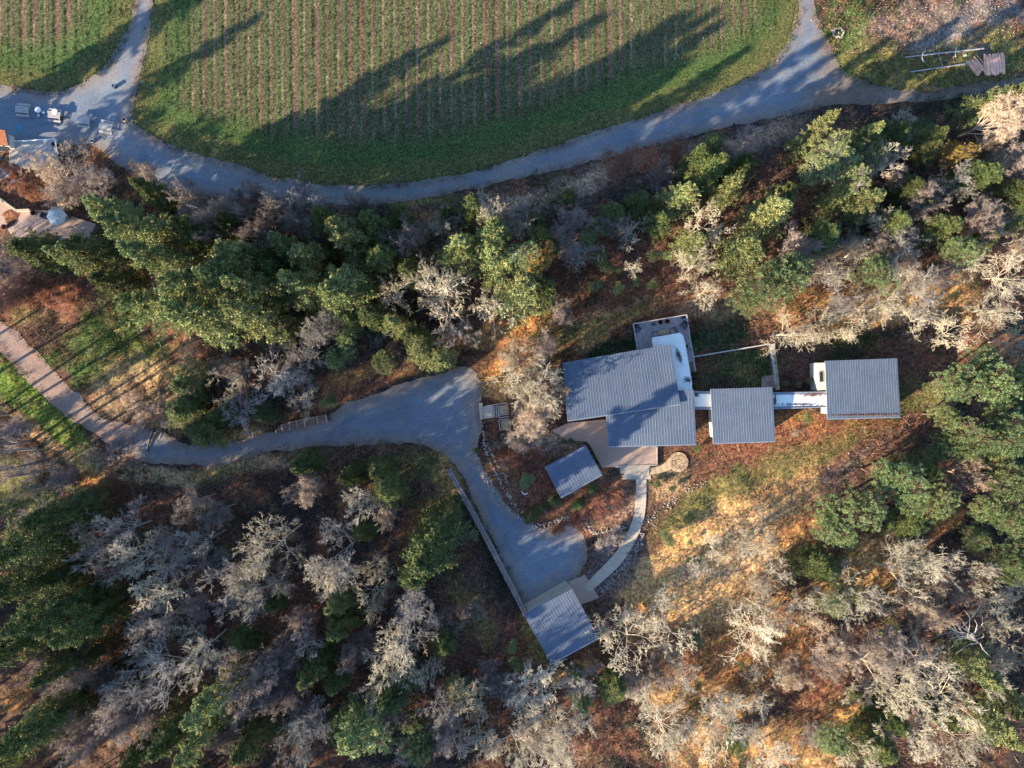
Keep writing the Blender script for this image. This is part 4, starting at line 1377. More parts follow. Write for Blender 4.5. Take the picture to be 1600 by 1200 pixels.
for i in range(7):
    y0 = 203.5 + i * 3.3
    MB().prism([W(-44, y0 - 6, 2.7), W(7.5 + i * .5, y0, 2.7), W(8 + i * .5, y0 + 3.1, 2.7), W(-44, y0 - 2.9, 2.7)], 2.42, 2.7 - i * .03).build('shingle', M['orange'], ks)
MB().prism([W(7.5, 206, 2.4), W(13, 208, 2.4), W(15, 228, 2.4), W(10, 228, 2.4)], 2.2, 2.4).build('gutter', M['greymetal'], ks)
cn = empty('dark_awning', 0, 0, 0, 0, 'black awning under the orange kiosk roof', 'awning')
MB().prism([W(-30, 224, 2.2), W(8, 229, 2.2), W(17, 233, 2.2), W(8, 236, 2.2), W(-30, 232, 2.2)], 2.1, 2.18).build('cloth', M['black'], cn)
MB().prism([W(-30, 238, 2.0), W(5, 243, 2.0), W(10, 249, 2.0), W(-30, 250, 2.0)], 1.93, 2.0).build('cloth', M['black'], cn)
for p in ((10, 230), (8, 247)): MB().box(*W(*p, 1), .98, .07, .07, 1.9).build('post', M['black'], cn)

# lower terrace and its parasol
lt = empty('lower_terrace', 0, 0, 0, 0); tag(lt, 'beige paved terrace under the white parasol at the left edge', None, None, 'structure')
m = MB(); m.prism(wpoly([(-40, 290), (0, 313), (12, 322), (25, 330), (60, 328), (92, 330), (118, 340), (150, 350), (140, 372), (118, 378), (60, 372), (20, 370), (10, 356), (-40, 350)], .1), -.05, .1)
m.build('paving', M['aggregate'], lt)
m = MB()
ww = [(-40, 288), (0, 311), (12, 320), (25, 329), (46, 328)]
for i in range(4): m.bar(W(*ww[i], .5) + (.3,), W(*ww[i + 1], .5) + (.3,), .3, .6)
tag(m.build('kerb_wall', M['concrete']), 'low pale kerb wall along the upper side of the beige terrace', 'wall')
AVOID.append(wpoly([(-40, 290), (0, 313), (25, 330), (92, 330), (150, 350), (140, 372), (60, 374), (20, 370), (-40, 350)]))
ux, uy = W(87.5, 337, 2.4)
um = empty('parasol', ux, uy, .1, math.radians(8), 'large white octagonal parasol over the beige terrace', 'parasol')
N8 = 8
R8 = 1.36
for k in range(N8):
    a0, a1 = 2 * math.pi * k / 8, 2 * math.pi * (k + 1) / 8
    m = MB(); mid_ = (a0 + a1) / 2
    A = (0, 0, 2.75); B_ = (R8 * math.cos(a0), R8 * math.sin(a0), 2.2); C_ = (R8 * math.cos(a1), R8 * math.sin(a1), 2.2)
    D_ = (R8 * .95 * math.cos(mid_) * .96, R8 * .95 * math.sin(mid_) * .96, 2.21)
    sag = (R8 * .5 * math.cos(mid_), R8 * .5 * math.sin(mid_), 2.43)
    for q in (A, B_, D_, C_, sag): m.v.append(q)
    for q in (A, B_, D_, C_, sag): m.v.append((q[0], q[1], q[2] - .02))
    m.f += [(0, 1, 4), (1, 2, 4), (2, 3, 4), (3, 0, 4), (6, 5, 9), (7, 6, 9), (8, 7, 9), (5, 8, 9), (1, 6, 7, 2), (2, 7, 8, 3)]
    m.build('canopy_panel', M['canvas'], um)
    MB().bar((0, 0, 2.7), (B_[0], B_[1], 2.17), .03, .03).build('rib', M['greymetal'], um)
MB().tube([(0, 0, 0), (0, 0, 2.82)], .035, 8).build('pole', M['greymetal'], um)
MB().lathe(0, 0, [(.35, 0), (.32, .08)], 16).build('base', M['greymetal'], um)
pot(51, 332, .40, .5, .1, 'brownwood', 'soil', 'dark round plant pot above the beige terrace, left of the parasol', plant=(.06, .03, .03))
pot(5.5, 354.5, .42, .5, .1, 'brownwood', 'soil', 'dark red pot at the left edge of the beige terrace', plant=(.12, .03, .03))
armchair(70, 337, 1.2, 'grey cushioned chair just left of the white parasol', 'darkgrey', 'darkgrey', 1.1, .1, None)
armchair(108, 335, -1.0, 'dark chair half in shade right of the white parasol', 'black', 'black', 1.1, .1, None)
# chairs by the hedge and a white bench
for px, py, lab in ((207, 257, 'peach cushioned lounge chair by the bare bush, the upper of two'), (209.5, 263, 'peach cushioned lounge chair by the bare bush, the lower of two')):
    c_ = armchair(px, py, math.radians(60), lab, 'peach', 'peach', .95, 0.0, 'peach chairs below the gravel yard')
x, y = W(221, 297, .5)
bn = empty('bench', x, y, 0, math.radians(-14), 'white slatted bench in the shade beside the dark firs', 'bench')
for i in range(3): MB().box(0, -.2 + i * .2, .45, 1.1, .16, .04).build('seat_slat', M['white'], bn)
MB().box(0, .36, .72, 1.1, .05, .3).build('backrest', M['white'], bn)
for s in (-.45, .45): MB().box(s, 0, .21, .06, .5, .42).build('leg', M['white'], bn)

# ------------------------------------------------------------------ upper right: poles, hoops, logs, ring of stones
for (a, b_, lab) in (((1413, 90.5), (1535.5, 77), 'long pale pole lying in the grass, the upper of two left of the logs'),
                     ((1421, 113.5), (1511.5, 100.5), 'shorter pale pole in the grass, the lower of two left of the logs')):
    o = MB().tube([W(*a) + (.25,), W(*b_) + (.28,)], [.085, .12], 8).build('wooden_pole', M['lightwood'])
    tag(o, lab, 'pole', 'poles lying beside the log piles')
for pts_, lab in (([(1446, 79), (1442, 84), (1440.5, 90), (1442, 95), (1444, 97)], 'thin white arched hoop across the long pole, left one'),
                  ([(1495, 74), (1493, 80), (1492.5, 85), (1493.5, 89)], 'thin white arched hoop across the long pole, right one')):
    P = [W(*p, .3 + .5 * math.sin(math.pi * i / (len(pts_) - 1))) + (.3 + .5 * math.sin(math.pi * i / (len(pts_) - 1)),) for i, p in enumerate(pts_)]
    tag(MB().tube(P, .045, 6).build('arched_hoop', M['white'], None), lab, 'hoop', 'arched hoops over the pole')
ORD = [w + ' ' for w in 'first second third fourth fifth sixth seventh eighth ninth tenth eleventh twelfth thirteenth fourteenth fifteenth sixteenth seventeenth eighteenth nineteenth'.split()]
logm = []
rg = np.random.default_rng(9)
for k in range(4):
    m = MB(); n = 7
    m.tube([(0, -1.35, 0), (rg.uniform(-.03, .03), -.4, 0), (rg.uniform(-.03, .03), .5, 0), (0, 1.35, 0)], [.15, .145, .14, .13], 8)
    logm.append(m.mesh('log', M['logwood'], False))
logn = 0


def log(px, py, rz, h, ln, label, group, r=1.0):
    x, y = W(px, py, h)
    o = link('log', logm[int(rg.integers(4))])
    o.location = (x, y, h); o.rotation_euler = (rg.uniform(-.03, .03), 0, rz); o.scale = (r, ln, r)
    tag(o, label, 'log', group)


for row, (hh, n, x0) in enumerate(((.13, 14, 1538), (.36, 13, 1539), (.58, 9, 1543))):
    for k in range(n):
        px = x0 + k * 2.35
        log(px, 101.5 + rg.uniform(-3, 3) - (px - 1538) * .05, math.radians(3 + rg.uniform(-3, 3)), hh, rg.uniform(.88, 1.08),
            'reddish peeled log, %sfrom the left in the %s layer of the big pile' % (ORD[k], ('bottom', 'middle', 'top')[row]), 'logs in the right hand pile, %s layer' % ('bottom', 'middle', 'top')[row], rg.uniform(.8, 1.1))
for row, (hh, n) in enumerate(((.13, 6), (.34, 4))):
    for k in range(n):
        log(1518.5 + k * 3.0 + row * 2.5, 107.5 - k * 2.3 - row * 1, math.radians(38 + rg.uniform(-4, 4)), hh, rg.uniform(.8, .98),
            'thin reddish log, %sfrom the left in the %s layer of the slanted pile' % (ORD[k], ('lower', 'upper')[row]), 'logs in the small slanted pile, %s layer' % ('lower', 'upper')[row], rg.uniform(.6, .9))
tarp = MB().prism([W(1526, 70, .2), W(1552, 66, .25), W(1556, 80, .2), W(1540, 86, .3), (W(1528, 88, .2))], .0, .22).build('tarpaulin', M['black'])
tag(tarp, 'dark tarpaulin on the ground above the log piles', 'tarpaulin')
m = MB().box(*W(1508, 86.5, .3), .2, .3, .3, .4, .3); tag(m.build('white_crate', M['white']), 'small white box under the long pole near the logs', 'box')
stm = []
for k in range(5):
    m = MB(); m.rock(0, 0, 0, .24, .21, .2, rg); stm.append(m.mesh('white_stone', M['whitestone']))
for k in range(19):
    a_ = k / 19 * 2 * math.pi; r_ = 8 + rg.uniform(-1.3, 1.3)
    px, py = 1310 + r_ * math.cos(a_), 51.5 + r_ * .85 * math.sin(a_)
    o = link('white_stone', stm[k % 5]); x, y = W(px, py)
    o.location = (x, y, gz(x, y) + .1); o.rotation_euler = (0, 0, rg.uniform(0, 6)); sc_ = rg.uniform(.6, 1.3); o.scale = (sc_,) * 3
    tag(o, 'white stone, %scounter clockwise from the right end of the small stone ring' % ORD[k], 'stone', 'ring of white stones')
for px, py in ((1310, 52), (1300, 48)):
    o = link('white_stone', stm[1]); x, y = W(px, py); o.location = (x, y, gz(x, y) + .1)
    tag(o, 'white stone in the middle of the small stone ring' if px == 1310 else 'white stone standing just outside the stone ring on its left', 'stone')
for px, py, sz in ((1465, 86), (1470, 91), (1470.5, 95), (1471.5, 99), (1472, 102)) and [(1466, 87, .8), (1470, 91, .8), (1470.5, 94, .8), (1471, 98, .9), (1472, 102, 1)]:
    o = link('white_stone', stm[2]); x, y = W(px, py); o.location = (x, y, gz(x, y) + .08); o.scale = (sz * .8,) * 3
    tag(o, 'white stone in the short line between the two long poles', 'stone', 'short line of white stones')
# ------------------------------------------------------------------ trees: mesh generators
def nrm(v):
    return v / (np.linalg.norm(v, axis=-1, keepdims=True) + 1e-9)


def tubes(p0, p1, r0, r1, n):
    """prisms round many segments -> verts, quads"""
    d = nrm(p1 - p0)
    ref = np.where(np.abs(d[:, 2:3]) > .9, np.array([[1., 0, 0]]), np.array([[0., 0, 1]]))
    u = nrm(np.cross(d, ref)); v = np.cross(u, d)
    a = np.arange(n) / n * 2 * np.pi
    ring = u[:, None] * np.cos(a)[None, :, None] + v[:, None] * np.sin(a)[None, :, None]
    A = p0[:, None] + ring * r0[:, None, None]; B = p1[:, None] + ring * r1[:, None, None]
    V = np.concatenate([A, B], 1).reshape(-1, 3)
    N = len(p0)
    b = (np.arange(N) * 2 * n)[:, None]; k = np.arange(n)[None]; k2 = (np.arange(n) + 1) % n
    Q = np.stack([b + k, b + n + k, b + n + k2[None], b + k2[None]], -1).reshape(-1, 4)
    return V, Q


def cones(p0, p1, r0):
    d = nrm(p1 - p0)
    ref = np.where(np.abs(d[:, 2:3]) > .9, np.array([[1., 0, 0]]), np.array([[0., 0, 1]]))
    u = nrm(np.cross(d, ref)); v = np.cross(u, d)
    a = np.arange(3) / 3 * 2 * np.pi
    ring = p0[:, None] + (u[:, None] * np.cos(a)[None, :, None] + v[:, None] * np.sin(a)[None, :, None]) * r0[:, None, None]
    V = np.concatenate([ring, p1[:, None]], 1).reshape(-1, 3)
    b = (np.arange(len(p0)) * 4)[:, None]
    T = np.stack([np.concatenate([b + 0, b + 3, b + 1], 1), np.concatenate([b + 1, b + 3, b + 2], 1), np.concatenate([b + 2, b + 3, b + 0], 1)], 1).reshape(-1, 3)
    return V, T


def grow(rg, p, d, L, r, nseg, wig, up, taper=.45):
    pts = [p]; dirs = []; cur = nrm(d)
    for i in range(nseg):
        cur = nrm(cur + rg.normal(0, wig, cur.shape) + np.array([0, 0, up]))
        pts.append(pts[-1] + cur * (L / nseg)[:, None]); dirs.append(cur)
    P = np.stack(pts, 1); D = np.stack(dirs, 1)
    R = r[:, None] * (1 - (1 - taper) * np.arange(nseg + 1)[None] / nseg)
    return P, D, R


def spawn(rg, P, D, R, L, k, tmin, amin, amax, lr, rr, tip=True, flat=0.0):
    N, S1, _ = P.shape; nseg = S1 - 1
    t = rg.uniform(tmin, 1, (N, k))
    if tip:
        t[:, 0] = 1.0
    f = t * nseg; i = np.minimum(f.astype(int), nseg - 1); g = (f - i)[..., None]
    I = np.arange(N)[:, None]
    p = P[I, i] * (1 - g) + P[I, i + 1] * g
    base = D[I, i]
    rd = rg.normal(0, 1, (N, k, 3)); rd[..., 2] *= (1 - flat)
    perp = nrm(rd - (rd * base).sum(-1, keepdims=True) * base)
    a = rg.uniform(amin, amax, (N, k)); 
    if tip:
        a[:, 0] *= .35
    a = a[..., None]
    d = base * np.cos(a) + perp * np.sin(a)
    Lc = L[:, None] * lr * rg.uniform(.7, 1.2, (N, k)) * (1.15 - .45 * t)
    rc = (R[I, i] * (1 - g[..., 0]) + R[I, i + 1] * g[..., 0]) * rr
    return p.reshape(-1, 3), d.reshape(-1, 3), Lc.ravel(), rc.ravel()


def bare_mesh(seed, H=11.0, R=5.0, trunk=.34, spread=(.55, 1.05), k=(7, 6, 6, 5, 5), up=.05, wig=.14, tw=.020, lean=0.0, wigt=.28, lr=(.52, .58, .56, .52), fuzz=0, thick=1.0):
    """returns (trunk arrays, crown arrays)"""
    rg = np.random.default_rng(seed)
    p = np.array([[0., 0, -.3]]); d = nrm(np.array([[lean, rg.normal(0, .05), 1.]]))
    L = np.array([H * trunk * 1.9]); r = np.array([(H * .017 + .03) * thick])
    P, D, Rr = grow(rg, p, d, L, r, 6, .06, .05, .35)
    V, Q = tubes(P[:, :-1].reshape(-1, 3), P[:, 1:].reshape(-1, 3), Rr[:, :-1].ravel(), Rr[:, 1:].ravel(), 7)
    tr = (V, Q)
    Vs, Qs, Ts = [], [], []; off = 0; toff = []
    cur = spawn(rg, P, D, Rr, np.array([H * .55]), k[0], .42, spread[0], spread[1], 1.0, .62, True)
    for lev in range(1, len(k)):
        ns = 4 if lev <= 2 else 3
        P, D, Rr = grow(rg, cur[0], cur[1], cur[2], cur[3], ns, wig if lev <= 2 else wigt, up, .5)
        n = 5 if lev == 1 else (4 if lev == 2 else 3)
        V, Q = tubes(P[:, :-1].reshape(-1, 3), P[:, 1:].reshape(-1, 3), np.maximum(Rr[:, :-1].ravel(), tw), np.maximum(Rr[:, 1:].ravel(), tw * .9), n)
        Vs.append(V); Qs.append(Q + off); off += len(V)
        cur = spawn(rg, P, D, Rr, cur[2], k[lev], .2, .45, 1.1, lr[min(lev - 1, len(lr) - 1)], .6, True, .15)
    # twigs
    p, d, L, r = cur
    L = np.clip(L, .25, 1.3) * 1.05
    q = p + nrm(d + rg.normal(0, .25, d.shape)) * L[:, None]
    V, T = cones(p, q, np.full(len(p), tw * .95))
    Vs.append(V); Ts.append(T + off); off += len(V)
    for f in range(fuzz):
        m = p + (q - p) * rg.uniform(.2, .9, (len(p), 1))
        e = m + nrm(d + rg.normal(0, .7, d.shape)) * (L * rg.uniform(.4, .8, len(L)))[:, None]
        V, T = cones(m, e, np.full(len(p), tw * .75)); Vs.append(V); Ts.append(T + off); off += len(V)
    V = np.concatenate(Vs)
    # fit the crown to the wanted radius
    rad = np.percentile(np.hypot(V[:, 0], V[:, 1]), 95)
    return tr, (V, np.concatenate(Qs), np.concatenate(Ts)), rad, V[:, 2].max()


def leafcards(c, axis, size, wid, rg, up=.3):
    """leaf / needle spray shaped as a folded diamond of two triangles, thick enough to read from all sides"""
    N = len(c)
    a = nrm(axis)
    n = nrm(rg.normal(0, 1, (N, 3)) * (1 - up) + np.array([0, 0, 1.2]) * up * 2)
    s = nrm(np.cross(a, n))
    fold = np.cross(s, a)
    A = c - a * size[:, None] * .5; B = c + a * size[:, None] * .5
    Cc = c + s * wid[:, None] * .5 + fold * (wid * .22)[:, None]; Dd = c - s * wid[:, None] * .5 + fold * (wid * .22)[:, None]
    V = np.stack([A, Cc, B, Dd], 1).reshape(-1, 3)
    b = (np.arange(N) * 4)[:, None]
    T = np.concatenate([np.concatenate([b, b + 1, b + 2], 1), np.concatenate([b, b + 2, b + 3], 1)], 0)
    return V, T


def conifer_mesh(seed, H=16.0, R=4.6, nb=120, bare=.12, power=.75, size=.31, per=26, droop=-.12, tuft=9, ir=.28):
    rg = np.random.default_rng(seed)
    p = np.array([[0., 0, -.3]]); d = np.array([[0., 0, 1.]])
    P, D, Rr = grow(rg, p, d, np.array([H + .2]), np.array([.24 + H * .004]), 8, .012, 0, .08)
    V, Q = tubes(P[:, :-1].reshape(-1, 3), P[:, 1:].reshape(-1, 3), Rr[:, :-1].ravel(), Rr[:, 1:].ravel(), 7)
    tr = (V, Q)
    t = np.sort(1 - (1 - bare) * rg.random(nb) ** .85)
    t = bare + (1 - bare) * (np.arange(nb) + rg.random(nb)) / nb
    t = np.clip(t, bare, .985)
    az = (np.arange(nb) * 2.39996 + rg.normal(0, .35, nb))
    side = 1 + ir * np.sin(az * 1.0 + rg.uniform(0, 6)) + ir * .7 * np.sin(az * 2 + rg.uniform(0, 6))
    L = R * (1 - t) ** power * 1.12 * rg.uniform(.62, 1.12, nb) * side + .25
    f = t * 8; i = np.minimum(f.astype(int), 7); g = (f - i)[:, None]
    b0 = P[0, i] * (1 - g) + P[0, i + 1] * g
    el = rg.normal(.18, .12, nb) + (t - .5) * .7
    dr = np.stack([np.cos(az) * np.cos(el), np.sin(az) * np.cos(el), np.sin(el)], 1)
    BP, BD, BR = grow(rg, b0, dr, L, .02 + L * .012, 5, .05, droop, .25)
    Vb, Qb = tubes(BP[:, :-1].reshape(-1, 3), BP[:, 1:].reshape(-1, 3), BR[:, :-1].ravel(), BR[:, 1:].ravel(), 3)
    # branchlets: flat fans
    N = nb
    tt = rg.uniform(.12, 1.0, (N, per)); f = tt * 5; i = np.minimum(f.astype(int), 4); g = (f - i)[..., None]
    I = np.arange(N)[:, None]
    q = BP[I, i] * (1 - g) + BP[I, i + 1] * g; base = BD[I, i]
    sgn = rg.choice([-1., 1.], (N, per, 1)); sd = nrm(np.cross(base, np.array([0, 0, 1.]))) * sgn
    out = nrm(base * .75 + sd * rg.uniform(.4, 1.1, (N, per, 1)) + rg.normal(0, .12, (N, per, 3)))
    bl = (L[:, None] * .34 * (1.15 - tt * .75) + .15) * rg.uniform(.5, 1.1, (N, per))
    # foliage sprays along every branchlet
    u = rg.uniform(.1, 1.0, (N, per, tuft))
    c = q[:, :, None] + out[:, :, None] * (bl[..., None] * u)[..., None] + rg.normal(0, .09, (N, per, tuft, 3))
    ax = out[:, :, None] + rg.normal(0, .45, (N, per, tuft, 3)); ax[..., 2] += .15
    c = c.reshape(-1, 3); ax = ax.reshape(-1, 3)
    sz = size * rg.uniform(.6, 1.25, len(c)); wd = sz * rg.uniform(.30, .5, len(c))
    V, T = leafcards(c, ax, sz, wd, rg, .35)
    # clumps differ a little in colour as young and old growth do
    tone = rg.uniform(.78, 1.25, (N, 1, 1)) * rg.uniform(.85, 1.15, (N, per, 1)) * rg.uniform(.8, 1.2, (N, per, tuft))
    tone = np.repeat(tone.ravel(), 4)[:, None]
    warm = np.repeat(np.broadcast_to(rg.uniform(.92, 1.12, (N, 1, 1)), (N, per, tuft)).ravel(), 4)[:, None]
    col = np.concatenate([tone * warm, tone, tone * (2 - warm)], 1)
    return tr, (Vb, Qb, V, T, col), R, H


def broad_mesh(seed, H=10.0, R=5.0, nl=9, clump=480, per=42, leaf=.155):
    rg = np.random.default_rng(seed)
    p = np.array([[0., 0, -.3]]); d = np.array([[rg.normal(0, .1), rg.normal(0, .1), 1.]])
    P, D, Rr = grow(rg, p, d, np.array([H * .62]), np.array([.26]), 6, .06, .03, .4)
    V, Q = tubes(P[:, :-1].reshape(-1, 3), P[:, 1:].reshape(-1, 3), Rr[:, :-1].ravel(), Rr[:, 1:].ravel(), 7)
    tr = (V, Q)
    # lobes of the crown
    az = rg.uniform(0, 6.28, nl) + np.arange(nl) * 2.4; rr = R * np.sqrt(rg.random(nl)) * .62; rr[0] = 0
    lc = np.stack([np.cos(az) * rr, np.sin(az) * rr, H * rg.uniform(.5, .78, nl)], 1); lc[0, 2] = H * .78
    lr_ = R * rg.uniform(.34, .52, nl)
    src = np.repeat(P[0, 3:4], nl, 0)
    BP, BD, BR = grow(rg, src, lc - src, np.linalg.norm(lc - src, axis=1), np.full(nl, .11), 4, .1, .02, .4)
    Vb, Qb = tubes(BP[:, :-1].reshape(-1, 3), BP[:, 1:].reshape(-1, 3), BR[:, :-1].ravel(), BR[:, 1:].ravel(), 5)
    # clumps on the lobe shells
    li = rg.integers(0, nl, clump)
    dirs = nrm(rg.normal(0, 1, (clump, 3)) + np.array([0, 0, .45]))
    cc = lc[li] + dirs * (lr_[li] * rg.uniform(.72, 1.1, clump))[:, None] * np.array([1, 1, .8])
    # twigs to the clumps
    Vt, Qt = tubes(lc[li], cc, np.full(clump, .035), np.full(clump, .015), 3)
    cr = rg.uniform(.22, .48, clump)
    a = nrm(rg.normal(0, 1, (clump, per, 3)) + dirs[:, None] * .9 + np.array([0, 0, .5]))
    c = cc[:, None] + a * (cr[:, None] * rg.uniform(.5, 1.05, (clump, per)))[..., None] * np.array([1, 1, .7])
    ax = nrm(a + rg.normal(0, .6, a.shape)); ax[..., 2] *= .5
    N = clump * per
    sz = leaf * rg.uniform(.7, 1.3, N)
    V, T = leafcards(c.reshape(-1, 3), ax.reshape(-1, 3), sz, sz * .62, rg, .6)
    tone = np.repeat((rg.uniform(.75, 1.25, (clump, 1)) * rg.uniform(.8, 1.2, (clump, per))).ravel(), 4)[:, None]
    warm = np.repeat(np.broadcast_to(rg.uniform(.9, 1.15, (clump, 1)), (clump, per)).ravel(), 4)[:, None]
    col = np.concatenate([tone * warm, tone, tone * (2 - warm)], 1)
    Vb2 = np.concatenate([Vb, Vt]); Qb2 = np.concatenate([Qb, Qt + len(Vb)])
    return tr, (Vb2, Qb2, V, T, col), R, H


TREE = {}     # key -> list of (trunk mesh, branch mesh or None, crown mesh, R, H)


REMAT = {}


def two_mat(name, Vb, Qb, V, T, col, matb, matl):
    """branches and leaves in one crown mesh with two material slots"""
    Vall = np.concatenate([Vb, V]); c = np.concatenate([np.ones((len(Vb), 3)), col])
    me = mesh_np(name, Vall, Qb, T + len(Vb), matb, c)
    me.materials.append(matl)
    idx = np.zeros(len(me.polygons), np.int32); idx[len(Qb):] = 1
    me.polygons.foreach_set('material_index', idx)
    return me


def add_conifer(key, n, mat, seed, **kw):
    for i in range(n):
        tr, (Vb, Qb, V, T, col), R, H = conifer_mesh(seed + i, **kw)
        TREE.setdefault(key, []).append((mesh_np('trunk', tr[0], tr[1], None, M['trunk']), two_mat('crown', Vb, Qb, V, T, col, M['trunk'], M[mat]), R, H))


def add_broad(key, n, mat, seed, bark='trunk', **kw):
    for i in range(n):
        tr, (Vb, Qb, V, T, col), R, H = broad_mesh(seed + i, **kw)
        TREE.setdefault(key, []).append((mesh_np('trunk', tr[0], tr[1], None, M[bark]), two_mat('crown', Vb, Qb, V, T, col, M[bark], M[mat]), R, H))


def add_bare(key, n, mat, seed, **kw):
    for i in range(n):
        tr, (V, Q, T), rad, top_ = bare_mesh(seed + i, **kw)
        TREE.setdefault(key, []).append((mesh_np('trunk', tr[0], tr[1], None, M[mat]), mesh_np('crown', V, Q, T, M[mat]), rad, top_))


def remat(key, src, mats):
    """same shapes, other materials"""
    for ent in TREE[src]:
        TREE.setdefault(key, []).append(ent)
    REMAT[key] = mats


add_conifer('F', 4, 'fir', 100, H=16, R=4.6)
add_conifer('Y', 4, 'sunlit_fir', 120, H=15, R=4.8, nb=95, per=26, tuft=10, size=.33, droop=-.06, ir=.32, power=.74)
add_broad('M', 4, 'broad', 140)
remat('O', 'M', ('trunk', 'gold')); remat('E', 'M', ('greybark', 'palegreen'))
add_bare('B', 5, 'lichen', 160, tw=.021, wig=.13, wigt=.2, k=(7, 5, 5, 5, 5), lr=(.62, .62, .52, .45))
add_bare('W', 4, 'lichen', 170, tw=.027, trunk=.22, spread=(.7, 1.3), wig=.19, wigt=.28, up=.0, k=(7, 6, 5, 4, 4), lr=(.66, .64, .52, .48))
remat('G', 'B', ('greybark', 'greybark'))
add_bare('P', 4, 'mauve', 190, tw=.017, trunk=.2, spread=(.3, .95), up=.09, wig=.09, wigt=.15, k=(10, 6, 6, 5, 5), fuzz=2)
remat('T', 'P', ('tanbark', 'tanbark')); remat('R', 'P', ('redbark', 'redbark'))

add_bare('L', 2, 'mauve', 230, H=18, trunk=.5, k=(9, 5, 5, 4, 3), spread=(.35, .8), tw=.02, up=.06, thick=2.6)
NAMES = dict(L=('slender_tree', 'tall slender brown bare tree', 'bare tree'), F=('fir_tree', 'dark green fir', 'fir tree'), Y=('sunlit_conifer', 'yellow green conifer', 'conifer'), M=('evergreen_tree', 'leafy evergreen tree', 'tree'),  # yellow green of Y is sunlight put into the fir colour
             O=('golden_tree', 'golden leaved tree', 'tree'), E=('pale_tree', 'pale grey green leafy tree', 'tree'), B=('bare_tree', 'pale lichened bare tree', 'bare tree'),
             W=('spreading_bare_tree', 'whitish crooked limbed bare tree', 'bare tree'), G=('grey_bare_tree', 'grey bare tree', 'bare tree'),
             P=('twiggy_tree', 'mauve grey fine twigged tree', 'bare tree'), T=('twiggy_tree', 'tan fine twigged tree', 'bare tree'), R=('twiggy_shrub', 'reddish fine twigged shrub', 'shrub'))
GROUPS = dict(L='slender trees along the ditch', F='fir trees', Y='sunlit yellow green conifers', M='leafy evergreens', O='golden leaved trees', E='pale leafy trees', B='pale lichened bare trees',
              W='crooked spreading bare trees', G='grey bare trees', P='mauve grey twiggy trees', T='tan twiggy trees', R='reddish twiggy shrubs')
LAND = {'the white parasol': (87, 337), 'the picnic tables': (110, 185), 'the fork of the gravel road': (215, 150), 'the dead branch on the driveway': (233, 688),
        'the board fence': (470, 662), 'the top of the stone wall': (700, 733), 'the lower end of the stone wall': (820, 960), 'the garage': (875, 975), 'the garden shed': (895, 735),
        'the deck': (1035, 510), 'the right hand house': (1348, 607), 'the middle house': (1160, 650), 'the round flagstone terrace': (1060, 722),
        'the rusted steel arcs': (990, 953), 'the log piles': (1545, 100), 'the entrance stairs': (772, 645), 'the big house': (970, 600),
        "the photo's lower left corner": (0, 1200), "the photo's lower right corner": (1600, 1200), "the middle of the photo's lower edge": (800, 1200),
        "the middle of the photo's left edge": (0, 600), "the middle of the photo's right edge": (1600, 600), 'the lowest bend of the gravel road': (560, 300),
        'the end of the long white link roof': (1250, 625), 'the ring of white stones': (1310, 51), "the dirt lane's left end": (0, 520),
        'the tip of the turning area': (918, 860), 'the broad gravel patch right of the road': (1330, 145), 'the dark grey dead tree': (1525, 1000)}
ORD = [''] + [w + ' ' for w in 'second third fourth fifth sixth seventh eighth ninth tenth eleventh twelfth thirteenth fourteenth fifteenth sixteenth seventeenth eighteenth nineteenth twentieth'.split()] + ['twenty %s ' % w for w in 'first second third fourth fifth sixth seventh eighth ninth'.split()] + ['thirtieth '] + ['thirty %s ' % w for w in 'first second third fourth fifth sixth'.split()]
PLACED = []
PROTO = {}
trng = random.Random(11)


def plant(key, px, py, rpx, h, visible=True, base=None):
    """a tree whose crown centre shows at photo pixel px, py with radius rpx; h metres tall"""
    hc = h * (.72 if key in 'BWGPTRL' else .66)
    x, y = W(px, py, hc) if base is None else base
    scale_at = (CAMH - hc) / CAMH
    r = rpx / S * scale_at
    vi = trng.randrange(len(TREE[key]))
    tm, cm, R0, H0 = TREE[key][vi]
    if (key, vi) not in PROTO:
        e = bpy.data.objects.new(NAMES[key][0], None); COL.objects.link(e)
        for o_ in (link('trunk', tm, e), link('crown', cm, e)):
            if key in REMAT:
                for si, sl_ in enumerate(o_.material_slots):
                    sl_.link = 'OBJECT'; sl_.material = M[REMAT[key][min(si, 1)]]
        PROTO[(key, vi)] = e
    else:
        e = copy_tree(PROTO[(key, vi)])
        e.name = NAMES[key][0]
    e.location = (x, y, gz(x, y) - .05)
    e.rotation_euler = (trng.uniform(-.05, .05), trng.uniform(-.05, .05), trng.uniform(0, 6.283))
    s = r / R0; sz = h / H0
    e.scale = (s * trng.uniform(.92, 1.08), s * trng.uniform(.92, 1.08), sz)
    if key in 'R':
        e['category'] = 'shrub'
    e['category'] = NAMES[key][2]
    PLACED.append([e, key, px, py, rpx, h, visible])
    return e


